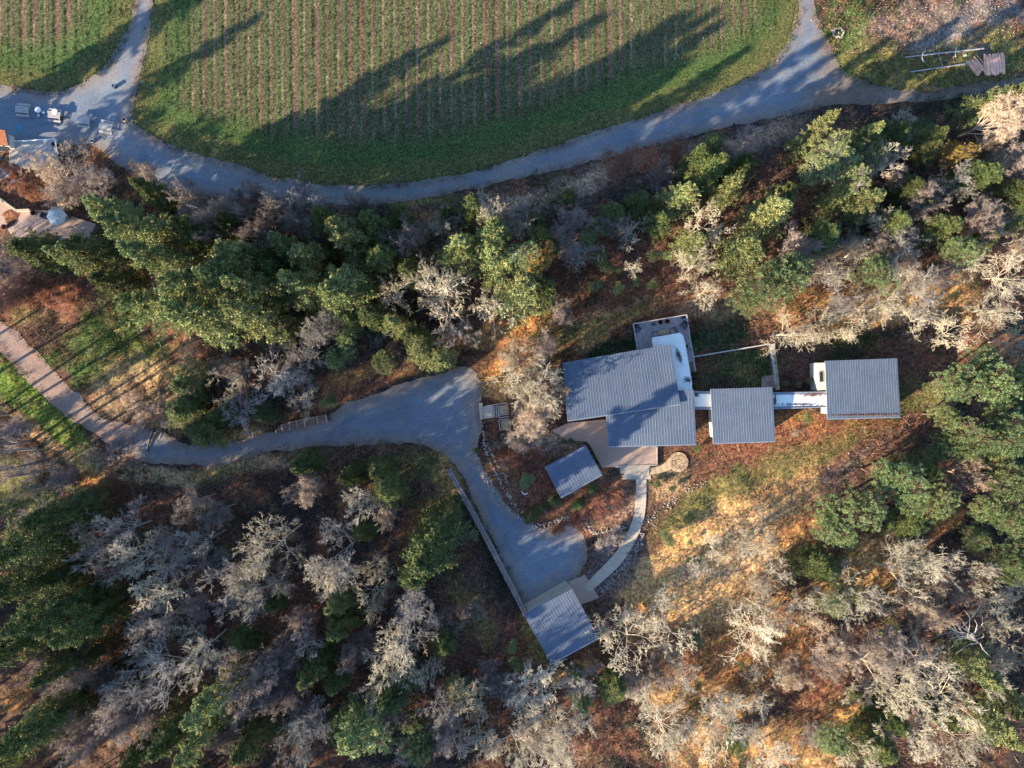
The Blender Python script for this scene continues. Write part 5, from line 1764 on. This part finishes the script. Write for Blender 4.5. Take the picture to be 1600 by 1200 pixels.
def label_trees():
    cnt = {}
    ranks = {}
    vis = [p for p in PLACED if p[6]]
    for k in set(p[1] for p in vis):
        mem = [p for p in vis if p[1] == k]
        for nm, (lx, ly) in LAND.items():
            srt = sorted(mem, key=lambda p: math.hypot(p[2] - lx, p[3] - ly))
            for i, p in enumerate(srt):
                d_ = math.hypot(p[2] - lx, p[3] - ly)
                ranks.setdefault(id(p), []).append((i, d_, nm))
    used = set()
    for p in vis:
        e, k = p[0], p[1]
        cand = sorted(ranks[id(p)], key=lambda t: t[0] * 60 + t[1] * .5)
        for i, d_, nm in cand:
            if i >= len(ORD): continue
            lab = NAMES[k][1] + ', ' + (ORD[i] if i else '') + ('nearest to ' + nm)
            if lab not in used:
                used.add(lab); e['label'] = lab; break
        e['group'] = GROUPS[k]
    for p in PLACED:
        if not p[6]:
            p[0]['label'] = NAMES[p[1]][1] + ' standing unseen just outside the photo'
            p[0]['group'] = GROUPS[p[1]] + ' outside the photo'


TREES = [
    ('P', 330, 335, 44, 13), ('P', 400, 350, 42, 13), ('G', 470, 330, 42, 12), ('P', 560, 320, 38, 11), ('P', 640, 375, 38, 12), ('G', 700, 355, 36, 11),
    # upper left belt of conifers
    ('Y', 172, 330, 42, 16), ('Y', 205, 350, 52, 18), ('F', 240, 300, 36, 12), ('F', 130, 395, 48, 14), ('F', 45, 395, 46, 13), ('Y', 95, 395, 30, 13), ('F', 60, 400, 34, 8),
    ('Y', 230, 395, 50, 18), ('Y', 290, 425, 55, 20), ('Y', 345, 415, 55, 20), ('Y', 230, 465, 46, 16), ('Y', 305, 490, 60, 19), ('Y', 390, 500, 52, 18),
    ('Y', 385, 440, 45, 19), ('Y', 380, 395, 48, 18), ('Y', 440, 385, 40, 15), ('Y', 470, 400, 44, 16), ('Y', 470, 450, 46, 16), ('Y', 540, 350, 48, 16), ('F', 500, 345, 34, 13),
    ('F', 585, 355, 38, 13), ('Y', 540, 430, 46, 13), ('F', 590, 400, 40, 12), ('F', 620, 340, 28, 9), ('Y', 510, 465, 46, 14), ('F', 430, 420, 40, 13), ('F', 170, 440, 38, 12),
    ('F', 300, 360, 44, 14), ('F', 360, 350, 34, 12),
    ('M', 545, 535, 26, 7), ('M', 520, 560, 22, 5), ('F', 580, 500, 36, 10), ('M', 600, 567, 26, 6), ('Y', 616, 510, 28, 10), ('Y', 660, 548, 38, 11), ('Y', 685, 562, 30, 10), ('F', 640, 520, 26, 9),
    ('Y', 715, 385, 42, 13), ('Y', 760, 360, 46, 15), ('Y', 770, 400, 42, 15), ('E', 820, 400, 42, 13), ('O', 835, 400, 34, 12), ('Y', 815, 450, 48, 14), ('F', 850, 455, 32, 10), ('F', 735, 330, 34, 12),
    ('F', 850, 375, 34, 11), ('M', 878, 488, 13, 3), ('F', 885, 310, 22, 7), ('F', 640, 420, 32, 10),
    ('W', 700, 450, 66, 14), ('B', 605, 462, 34, 9), ('W', 765, 470, 48, 11), ('G', 720, 515, 42, 8), ('B', 770, 322, 34, 11), ('G', 825, 335, 34, 11), ('B', 665, 425, 36, 12),
    ('G', 480, 540, 44, 9), ('G', 425, 590, 52, 9), ('B', 345, 600, 44, 8), ('G', 370, 640, 38, 7), ('B', 470, 625, 30, 7), ('G', 500, 510, 34, 8),
    ('T', 84, 266, 54, 6), ('P', 150, 272, 44, 7), ('T', 232, 272, 26, 5), ('P', 300, 320, 46, 10), ('P', 430, 318, 54, 12), ('P', 350, 330, 34, 9), ('R', 40, 300, 26, 3), ('R', 15, 268, 30, 4),
    ('R', 150, 255, 20, 2.5), ('T', 20, 400, 26, 7), ('P', 390, 300, 34, 8),
    ('Y', 290, 600, 36, 9), ('F', 280, 640, 34, 8), ('F', 305, 672, 40, 9), ('F', 410, 648, 26, 6), ('M', 513, 627, 15, 5), ('F', 335, 655, 24, 6),
    # lower left woods
    ('F', 472, 728, 34, 8), ('F', 590, 740, 24, 8), ('F', 600, 765, 36, 10), ('F', 545, 745, 24, 7), ('T', 480, 775, 36, 8), ('B', 570, 782, 40, 10), ('T', 600, 800, 26, 8),
    ('B', 425, 850, 56, 15), ('G', 535, 865, 58, 14), ('B', 500, 905, 40, 12), ('B', 585, 890, 34, 11), ('F', 662, 862, 66, 14), ('F', 700, 815, 26, 6), ('F', 640, 900, 40, 12),
    ('G', 180, 835, 48, 11), ('B', 205, 880, 48, 11), ('T', 300, 785, 34, 9), ('G', 310, 850, 42, 11), ('B', 250, 925, 52, 12), ('G', 340, 930, 50, 12), ('G', 150, 880, 44, 10), ('B', 385, 905, 44, 12),
    ('B', 395, 940, 40, 11), ('G', 270, 880, 40, 10), ('G', 130, 830, 30, 8), ('P', 340, 800, 30, 8),
    ('F', 30, 850, 56, 17), ('F', 85, 810, 46, 13), ('F', 60, 970, 56, 18), ('F', 20, 1010, 50, 17), ('F', 115, 985, 46, 14), ('F', 50, 1140, 52, 17), ('M', 62, 860, 26, 8), ('F', 15, 930, 50, 17),
    ('F', 90, 1050, 40, 13), ('F', 10, 1185, 40, 15), ('P', 110, 1060, 44, 11), ('P', 170, 1120, 52, 12), ('G', 250, 1060, 58, 14), ('G', 210, 1085, 54, 13), ('B', 300, 1030, 50, 13), ('G', 225, 1000, 40, 11),
    ('P', 120, 1160, 44, 12), ('P', 385, 1080, 52, 13), ('Y', 330, 1100, 44, 15), ('Y', 300, 1165, 36, 14), ('P', 430, 1100, 44, 12), ('P', 420, 1040, 40, 11), ('F', 260, 1150, 40, 11), ('F', 210, 1180, 36, 11),
    ('F', 380, 1170, 44, 12), ('G', 450, 1170, 44, 12), ('P', 345, 1160, 30, 10), ('F', 90, 905, 34, 10), ('G', 250, 965, 40, 10), ('P', 60, 1030, 34, 11),
    ('G', 470, 1000, 36, 10), ('P', 470, 985, 34, 10), ('Y', 528, 948, 25, 9), ('F', 523, 985, 30, 9), ('F', 485, 1045, 36, 11), ('F', 525, 1070, 26, 9), ('Y', 560, 1150, 58, 15), ('F', 610, 1090, 46, 12),
    ('M', 655, 1140, 32, 8), ('M', 650, 1170, 34, 8), ('W', 575, 935, 36, 11), ('G', 640, 965, 40, 11), ('B', 630, 1000, 44, 12), ('B', 610, 1045, 50, 13), ('B', 665, 1055, 26, 10), ('G', 685, 1105, 38, 11),
    ('B', 740, 1100, 34, 12), ('B', 745, 1150, 46, 12), ('F', 697, 1010, 28, 9), ('O', 690, 1022, 12, 5), ('Y', 708, 1085, 22, 8), ('G', 640, 935, 34, 9), ('P', 560, 1010, 32, 9), ('G', 590, 1090, 36, 11),
    ('P', 545, 1040, 30, 9), ('P', 600, 1130, 34, 9), ('P', 700, 1160, 36, 10), ('G', 480, 1140, 40, 11), ('P', 760, 1060, 26, 7), ('P', 730, 960, 26, 5),
    # around the garage and the lower middle
    ('W', 985, 1010, 54, 10), ('W', 1058, 1000, 46, 11), ('W', 1045, 935, 30, 8), ('W', 940, 975, 28, 8), ('B', 1055, 1040, 36, 9), ('F', 903, 1060, 22, 7), ('Y', 907, 1100, 24, 9),
    ('M', 964, 1080, 23, 5), ('M', 1090, 1000, 10, 3), ('M', 1091, 1072, 9, 2), ('B', 840, 1080, 52, 12), ('B', 870, 1125, 50, 12), ('B', 820, 1110, 44, 11), ('B', 900, 1165, 50, 12), ('B', 800, 1165, 50, 12),
    ('B', 1010, 1095, 44, 10), ('W', 1035, 1140, 52, 11), ('W', 1120, 1150, 56, 11), ('B', 1165, 1120, 52, 11), ('W', 1195, 1000, 54, 12), ('W', 1180, 950, 44, 10),
    ('W', 1215, 900, 42, 10), ('W', 1160, 855, 38, 8), ('W', 1115, 860, 28, 6), ('B', 1255, 960, 46, 11), ('W', 1210, 1050, 46, 11), ('B', 1200, 1180, 46, 11),
    ('W', 1090, 885, 26, 5), ('W', 1195, 840, 34, 7), ('B', 870, 1180, 40, 10),
    # lower right woods
    ('B', 1340, 930, 54, 13), ('B', 1420, 905, 58, 13), ('B', 1480, 890, 46, 12), ('B', 1535, 905, 38, 11), ('P', 1400, 1010, 48, 13), ('T', 1330, 1020, 46, 12), ('B', 1380, 1060, 54, 13), ('B', 1450, 1050, 54, 13),
    ('B', 1495, 1100, 52, 13), ('B', 1560, 1065, 40, 12), ('B', 1440, 1150, 50, 12), ('B', 1505, 1165, 52, 12), ('T', 1450, 965, 44, 12), ('P', 1290, 1030, 34, 11),
    ('B', 1420, 1100, 50, 12), ('Y', 1535, 1045, 38, 13), ('Y', 1335, 930, 24, 9), ('F', 1285, 890, 42, 9), ('M', 1332, 1083, 14, 5), ('F', 1375, 1165, 46, 10), ('M', 1300, 1150, 38, 8),
    ('F', 1400, 1130, 34, 9), ('Y', 1575, 1150, 40, 12), ('Y', 1590, 1110, 34, 11), ('F', 1480, 1120, 34, 10), ('B', 1590, 1000, 36, 11), ('E', 1300, 940, 30, 8), ('B', 1350, 1180, 42, 11), ('M', 1590, 905, 32, 9),
    # right side
    ('M', 1330, 800, 54, 11), ('M', 1310, 830, 40, 10), ('M', 1425, 765, 44, 12), ('M', 1460, 780, 34, 10), ('M', 1500, 600, 44, 13), ('M', 1545, 585, 50, 14), ('M', 1570, 660, 54, 14), ('M', 1520, 680, 46, 14),
    ('M', 1570, 740, 48, 13), ('M', 1480, 650, 28, 10), ('M', 1585, 810, 46, 13), ('M', 1540, 790, 34, 11), ('M', 1525, 835, 28, 9), ('M', 1590, 870, 42, 12), ('M', 1380, 740, 36, 10), ('M', 1590, 600, 40, 13),
    ('T', 1525, 745, 32, 11), ('F', 1450, 740, 34, 9), ('F', 1430, 820, 34, 7), ('M', 1480, 700, 30, 9),
    # centre right belt
    ('M', 1195, 450, 50, 12), ('M', 1230, 430, 42, 12), ('M', 1165, 470, 34, 9), ('Y', 1165, 395, 42, 12), ('Y', 1205, 330, 42, 12), ('Y', 1150, 290, 30, 10), ('Y', 1060, 300, 36, 12), ('F', 1110, 270, 36, 11),
    ('F', 1090, 250, 28, 9), ('F', 1160, 255, 28, 8), ('W', 1105, 345, 36, 9), ('W', 1095, 410, 38, 10), ('W', 1105, 455, 30, 8), ('Y', 1080, 385, 28, 9), ('W', 1235, 520, 44, 8), ('W', 1285, 505, 34, 7),
    ('E', 1300, 240, 46, 12), ('Y', 1285, 205, 28, 13), ('E', 1345, 235, 40, 11), ('E', 1330, 280, 34, 13), ('Y', 1355, 200, 22, 12), ('Y', 1365, 315, 36, 12), ('B', 1400, 255, 38, 12), ('O', 1495, 238, 24, 9), ('Y', 1320, 305, 26, 10),
    ('T', 1575, 170, 44, 16), ('Y', 1560, 150, 32, 14), ('P', 1538, 330, 38, 10), ('G', 1420, 365, 38, 9), ('M', 1370, 430, 38, 9), ('F', 1300, 365, 40, 9), ('M', 1505, 395, 34, 8), ('G', 1440, 440, 38, 8),
    ('G', 1325, 450, 40, 8), ('W', 1385, 480, 44, 7), ('G', 1290, 420, 34, 8), ('W', 1500, 520, 36, 8), ('G', 1460, 480, 34, 7), ('W', 1580, 425, 46, 9), ('W', 1565, 480, 48, 9), ('B', 1590, 530, 38, 9),
    ('F', 1480, 345, 36, 9), ('F', 1400, 345, 34, 9), ('P', 1450, 300, 38, 9), ('F', 1400, 205, 40, 9), ('F', 1460, 215, 34, 8), ('F', 1540, 265, 40, 9), ('F', 1585, 300, 34, 9), ('F', 1420, 290, 30, 8),
    ('P', 1370, 380, 36, 7), ('P', 1250, 380, 34, 7), ('P', 1470, 430, 30, 6), ('P', 1590, 240, 34, 9), ('F', 1230, 300, 30, 8), ('G', 1500, 280, 34, 9), ('W', 1340, 500, 34, 6), ('W', 1440, 500, 32, 6), ('P', 1040, 270, 28, 6),
    ('F', 1120, 225, 24, 5), ('F', 1000, 315, 30, 7), ('G', 985, 365, 30, 8), ('F', 960, 330, 28, 7), ('W', 935, 395, 18, 5), ('F', 1030, 340, 26, 7), ('R', 965, 265, 34, 2), ('R', 1010, 255, 30, 2), ('R', 1060, 240, 26, 2),
    ('P', 900, 345, 26, 6), ('B', 990, 415, 16, 5), ('F', 700, 335, 24, 8), ('P', 950, 350, 28, 6), ('P', 1170, 210, 30, 4), ('G', 890, 400, 24, 6),
    # small evergreens of the clearing and garden
    ('M', 918, 372, 18, 4), ('M', 940, 355, 17, 4), ('M', 935, 402, 16, 3.5), ('M', 1020, 401, 12, 3), ('M', 1042, 398, 11, 3), ('M', 930, 446, 13, 3), ('M', 966, 450, 12, 3), ('M', 995, 438, 9, 2.4), ('M', 1019, 443, 10, 3),
    ('M', 945, 420, 12, 3), ('M', 965, 422, 8, 2), ('M', 1042, 843, 14, 3), ('M', 820, 750, 14, 3), ('F', 828, 808, 14, 2.5), ('F', 865, 785, 13, 2.5), ('F', 905, 790, 12, 2.5), ('F', 925, 765, 12, 2.5), ('M', 1078, 847, 5, 1.2),
    ('M', 1248, 600, 7, 1.5), ('M', 1265, 596, 7, 1.5), ('M', 1228, 598, 6, 1.5), ('F', 848, 795, 10, 2), ('M', 1090, 700, 8, 1.5), ('M', 1030, 758, 8, 1.2), ('M', 1052, 763, 8, 1.2), ('M', 1016, 755, 6, 1.2), ('M', 1262, 652, 9, 1.5),
    ('M', 1090, 1000, 12, 2.5), ('M', 1158, 1040, 8, 2), ('M', 1078, 876, 8, 1.5), ('M', 1092, 875, 9, 2), ('M', 880, 690, 6, 1.5), ('M', 893, 688, 5, 1.4), ('F', 745, 705, 6, 1), ('M', 806, 1040, 14, 4), ('M', 800, 1010, 12, 3),
    ('W', 812, 590, 48, 8), ('W', 845, 630, 46, 7), ('T', 842, 610, 44, 6), ('W', 825, 560, 40, 8), ('W', 850, 600, 42, 9), ('W', 800, 600, 34, 7), ('T', 830, 645, 46, 7), ('T', 795, 560, 30, 5), ('W', 845, 655, 30, 6), ('T', 850, 555, 34, 6), ('T', 820, 690, 40, 4), ('R', 800, 722, 26, 2),
    ('R', 835, 715, 24, 2), ('R', 960, 775, 26, 1.8), ('R', 940, 800, 28, 1.8), ('W', 950, 788, 14, 1.6), ('W', 1242, 678, 10, 1.5), ('R', 870, 830, 16, 1.5), ('P', 945, 855, 24, 2), ('P', 960, 840, 20, 2),
    ('P', 890, 765, 20, 2), ('R', 905, 815, 18, 1.5), ('R', 790, 700, 16, 1.5), ('T', 788, 727, 12, 1.5), ('R', 180, 760, 30, 3), ('P', 48, 716, 30, 4), ('P', 88, 756, 30, 4), ('P', 12, 676, 28, 4), ('R', 118, 780, 26, 3),
    ('P', 180, 700, 26, 2.5), ('T', 215, 640, 30, 3), ('T', 250, 640, 26, 3), ('B', 265, 665, 18, 4), ('R', 60, 450, 34, 3), ('R', 20, 460, 34, 4), ('R', 100, 470, 28, 2.5), ('T', 300, 560, 26, 4),
]
for key_, px_, py_, r_, h_ in TREES:
    if h_ > 4:
        if px_ < 780 and py_ > 720 and not (px_ > 520 and py_ > 1000): h_ *= 1.3
        elif 280 < py_ < 520 and px_ > 180 and px_ < 900: h_ *= 1.28
        elif 180 < py_ < 420 and 1000 < px_ < 1290: h_ *= 1.35
        elif py_ > 1030 and 740 < px_ < 1300: h_ *= .6
        elif py_ > 830 and 900 < px_ < 1260: h_ *= .8
        elif 780 < px_ < 870 and 540 < py_ < 620: h_ *= 1.5
    plant(key_, px_, py_, r_, h_)
# shaded undergrowth saplings scattered under the woods (they show between the crowns)
SAP = []
srng = random.Random(21)
ZONES = [(60, 830, 700, 1190, 36), (250, 300, 640, 600, 24), (1240, 860, 1600, 1200, 16), (1250, 180, 1600, 440, 26), (760, 1040, 1200, 1195, 16), (680, 340, 900, 520, 12)]
for x0, y0, x1, y1, n in ZONES:
    for _ in range(n):
        px, py = srng.uniform(x0, x1), srng.uniform(y0, y1)
        k = srng.choice(['G', 'P', 'B', 'G', 'F', 'P'])
        if x0 > 1000: k = srng.choice(['B', 'W', 'P', 'T', 'B', 'F'])
        wx_, wy_ = W(px, py)
        if min(float(sdf(POLY['lane'], np.array([wx_]), np.array([wy_]))[0]), float(sdf(POLY['main'], np.array([wx_]), np.array([wy_]))[0])) < 2.5: continue
        plant(k, px, py, srng.uniform(20, 36), srng.uniform(4, 8))
# unseen trees added just outside the frame on the sun's side: their long shadows fall into the picture
for px, py, h_ in ((4, 634, 18), (14, 646, 17), (46, 690, 20), (57, 701, 19), (74, 720, 20), (84, 733, 18), (112, 757, 17), (-30, 600, 18), (-60, 560, 18), (138, 775, 19)):
    plant('L', px - 50, py + 12, 24, h_, True, base=W(px, py))
OFF = [(-130, 960), (-200, 1000), (-40, 1080), (-120, 1090), (-200, 1100), (-60, 1250), (-140, 1200), (20, 1240), (100, 1245), (190, 1250), (280, 1245), (380, 1250), (60, 1300), (170, 1310), (250, 1300), (400, 1310), (480, 1290), (560, 1310),  (-60, 930), (-70, 1010), (-80, 1100), (-140, 900), (-150, 1020), (-60, 1190),
       (-150, 560), (-220, 620), (-200, 820), (60, 1260), (150, 1250), (240, 1260), (330, 1250), (430, 1260), (520, 1250), (620, 1250), (120, 1320), (300, 1330), (480, 1320), (-40, 1280), (700, 1260), (-230, 950),
       (760, 1290), (900, 1300), (1050, 1290), (1250, 1290), (1400, 1260), (1550, 1260), (1680, 1150), (1680, 1000), (1690, 860), (1680, 700), (1670, 560), (1670, 430), (1670, 300), (1660, 200),
       (-60, 318), (-110, 252), (-160, 285), (-70, 228), (-150, 480)]
for i, (px, py) in enumerate(OFF):  # unseen trees; the tall ones at the left are added for their shade
    key = srng.choice(['F', 'F', 'G', 'P']) if px < 700 else srng.choice(['B', 'P', 'G', 'M'])
    h = srng.uniform(16, 22) if px < 560 else srng.uniform(5, 7)
    rp = srng.uniform(30, 48) * (1.0 if key != 'F' else .8)
    if px < 0 and py < 350: key = 'F'  # unseen firs added to shade the gravel yard
    plant(key, px, py, rp, h, False, base=W(px, py))
label_trees()

# the dark dead tree at the lower right, a single spreading skeleton
rg = np.random.default_rng(77)
dt = empty('dead_tree', *W(1528, 1004, 9), 0, 0, 'smooth grey dead tree with long clean arching limbs among the lower right bare trees', 'dead tree')
dt.location.z = -.1
MB().tube([(0, 0, 0), (.1, .05, 4), (0, .1, 9)], [.24, .18, .10], 8).build('trunk', M['greybark'], dt)
for k in range(26):
    h0 = 3.6 + k * .24; a_ = 2.2 + rg.normal(0, .75) if k % 5 else rg.uniform(0, 6.28); L_ = rg.uniform(3.6, 6.2) * (1.1 - k * .02) if k % 5 else 1.4
    z2 = rg.uniform(.5, 1.6)
    P = [(0, 0.05, h0), (math.cos(a_) * L_ * .4, math.sin(a_) * L_ * .4, h0 + z2 * .3), (math.cos(a_ + .15) * L_ * .75, math.sin(a_ + .15) * L_ * .75, h0 + z2 * .8), (math.cos(a_ + .3) * L_, math.sin(a_ + .3) * L_, h0 + z2 * .7)]
    MB().tube(P, [.075, .06, .04, .02], 5).build('limb', M['greybark'], dt)

# ------------------------------------------------------------------ low plants on the ground
def litter_fn(x, y, r):
    c = paint(x, y)
    n = fbm(x, y, 2.0, 201, 4)
    t = r.random(len(x))
    c = c * (1.0 + .5 * t)[:, None]
    pale = (t > .86)
    c[pale] = np.array((.36, .27, .17)) * r.uniform(.6, 1.2, (pale.sum(), 1))
    return c, np.where(n > .42, r.uniform(.5, 1.2, len(x)), 0)


scatter_tufts('leaf_litter', 'fallen leaves and dead stalks covering the ground under the trees', [wpoly([(0, 0), (0, 0), (0, 0)])] if False else AVOID + [POLY['fr'], POLY['fl']], 150000, litter_fn, .11, .10, .9, 2, .12, 301)


def grass_fn(x, y, r):
    c = paint(x, y)
    g = c[:, 1] / (c[:, 0] + 1e-5)
    n = fbm(x, y, 1.5, 211, 4)
    hh = np.where((g > .92) & (n > .35), r.uniform(.5, 1.4, len(x)), 0)
    return c * np.array((1.15, 1.25, .9)), hh


scatter_tufts('grass', 'rough green and yellow grass tufts on the open verges', AVOID + [POLY['fr'], POLY['fl']], 110000, grass_fn, .22, .05, .7, 3, .12, 303)


def brush_fn(x, y, r):
    n = fbm(x, y, 3.0, 221, 4)
    c = np.where((n > .56)[:, None], np.array((.05, .085, .03)), np.array((.20, .12, .09))) * r.uniform(.7, 1.3, (len(x), 1))
    m = fbm(x, y, 6.0, 223, 3)
    clear = (x > 12) & (x < 50) & (y > -32) & (y < -3) & (y < x * .75 - 22) & (y > x * .75 - 52)
    return c, np.where((m > .5) & ~(clear & (r.random(len(x)) < .85)), r.uniform(.5, 1.5, len(x)), 0)


scatter_tufts('undergrowth', 'low ferns, brambles and dry stems between the trees', AVOID + [POLY['fr'], POLY['fl']], 60000, brush_fn, .5, .045, .9, 5, .22, 305)


def margin_fn(x, y, r):
    n = fbm(x, y, 3.0, 231, 4)
    c = np.array((.085, .135, .035)) * (.6 + .8 * n)[:, None] + np.array((.06, .03, .0)) * (n > .58)[:, None]
    return c, r.uniform(.5, 1.2, len(x))


def margin_test(x, y):
    d1 = sdf(POLY['fr'], x, y); d2 = sdf(POLY['fl'], x, y)
    PX = x * S + 800
    a = (d1 < -.2) & (y < row_limits(x) + 1.0)
    b_ = (d2 < -.2) & (y < row_limits_l(x) + 1.0)
    return a | b_


scatter_tufts('grass', 'dense green grass margin between the crop rows and the gravel road', [], 260000, margin_fn, .16, .05, .7, 2, .1, 307, test=margin_test)

# scattered pale specks: small white stones lying about in the fields and verges
rg = np.random.default_rng(31)
m = MB()
for i in range(90):
    x, y = rg.uniform(-70, 70), rg.uniform(-10, 52)
    m.rock(x, y, gz(x, y) + .06, rg.uniform(.08, .2), rg.uniform(.08, .2), .12, rg)
tag(m.build('pebbles', M['whitestone']), 'tiny white stones scattered over the fields and verges', None, None, 'stuff')
m = MB()
for i in range(450):
    t = rg.random(); p = Vector(W(903, 905)).lerp(Vector(W(925, 925)), t)
    x, y = rg.uniform(45, 72), rg.uniform(47, 54.5)
    m.rock(x, y, gz(x, y) + .03, rg.uniform(.05, .16), rg.uniform(.05, .14), .08, rg)
tag(m.build('gravel', M['stone']), 'coarse stones on the bare ground in the upper right corner', None, None, 'stuff')

rg = np.random.default_rng(55)
n = 2200
x = rg.uniform(-74, 74, n); y = rg.uniform(-56, 32, n)
dd = np.minimum(np.minimum(sdf(POLY['main'], x, y), sdf(POLY['lane'], x, y)), np.minimum(sdf(POLY['fr'], x, y), sdf(POLY['fl'], x, y)))
k_ = dd > .2
for P_ in AVOID: k_ &= sdf(P_, x, y) > .2
x = x[k_]; y = y[k_]; n = len(x)
a_ = rg.uniform(0, 6.28, n); L_ = rg.uniform(.3, 1.6, n) * rg.uniform(.4, 1, n); z_ = gz_arr(x, y) + .06
p0 = np.stack([x, y, z_], 1); p1 = np.stack([x + np.cos(a_) * L_, y + np.sin(a_) * L_, z_ + rg.uniform(-.03, .25, n)], 1)
V, Q = tubes(p0, p1, rg.uniform(.01, .032, n), np.full(n, .008), 4)
tag(link('twigs', mesh_np('twigs', V, Q, None, M['greybark'])), 'fallen twigs and broken branches scattered over the ground', None, None, 'stuff')
# loose leaves blown onto roofs and paving
def leaves_on(pix, h, n, cols, seed, label):
    r = np.random.default_rng(seed)
    u, v = r.random(n), r.random(n)
    x = []; y = []
    c = [W(a, b, h) for a, b in pix]
    X = (c[0][0] * (1 - u) + c[1][0] * u) * (1 - v) + (c[3][0] * (1 - u) + c[2][0] * u) * v
    Y = (c[0][1] * (1 - u) + c[1][1] * u) * (1 - v) + (c[3][1] * (1 - u) + c[2][1] * u) * v
    col = np.array(cols)[r.integers(0, len(cols), n)]
    V, T, cc = blades(X, Y, np.full(n, h + .02), np.full(n, .05), np.full(n, .05), col, r, 1.0, 1, .03)
    tag(link('fallen_leaves', mesh_np('fallen_leaves', V, None, T, M['tuft'], cc)), label, None, None, 'stuff')
BR = [(.30, .15, .07), (.16, .09, .06), (.40, .26, .12)]
leaves_on([(888, 661), (951, 657), (951, 728), (935, 728)], .31, 260, BR, 1, 'loose brown leaves blown over the patio')
leaves_on([(951, 698), (1026, 698), (1026, 727), (951, 728)], .31, 130, BR, 2, 'a few brown leaves on the lower part of the patio')
leaves_on([(990, 507), (1072, 493), (1081, 545), (1000, 550)], .93, 90, BR, 3, 'a few leaves on the grey deck')
leaves_on([(1046, 709), (1074, 709), (1074, 735), (1046, 735)], .13, 420, BR, 4, 'leaves lying on the round flagstone terrace')
leaves_on([(530, 640), (745, 575), (750, 690), (600, 690)], .012, 500, BR, 5, 'leaves blown over the broad part of the driveway')
leaves_on([(180, 665), (420, 690), (420, 700), (200, 715)], .012, 500, BR, 6, 'leaves blown over the left part of the driveway')
leaves_on([(1210, 90), (1300, 100), (1360, 150), (1180, 180)], .008, 700, BR, 7, 'leaves and dirt on the fork at the upper right')
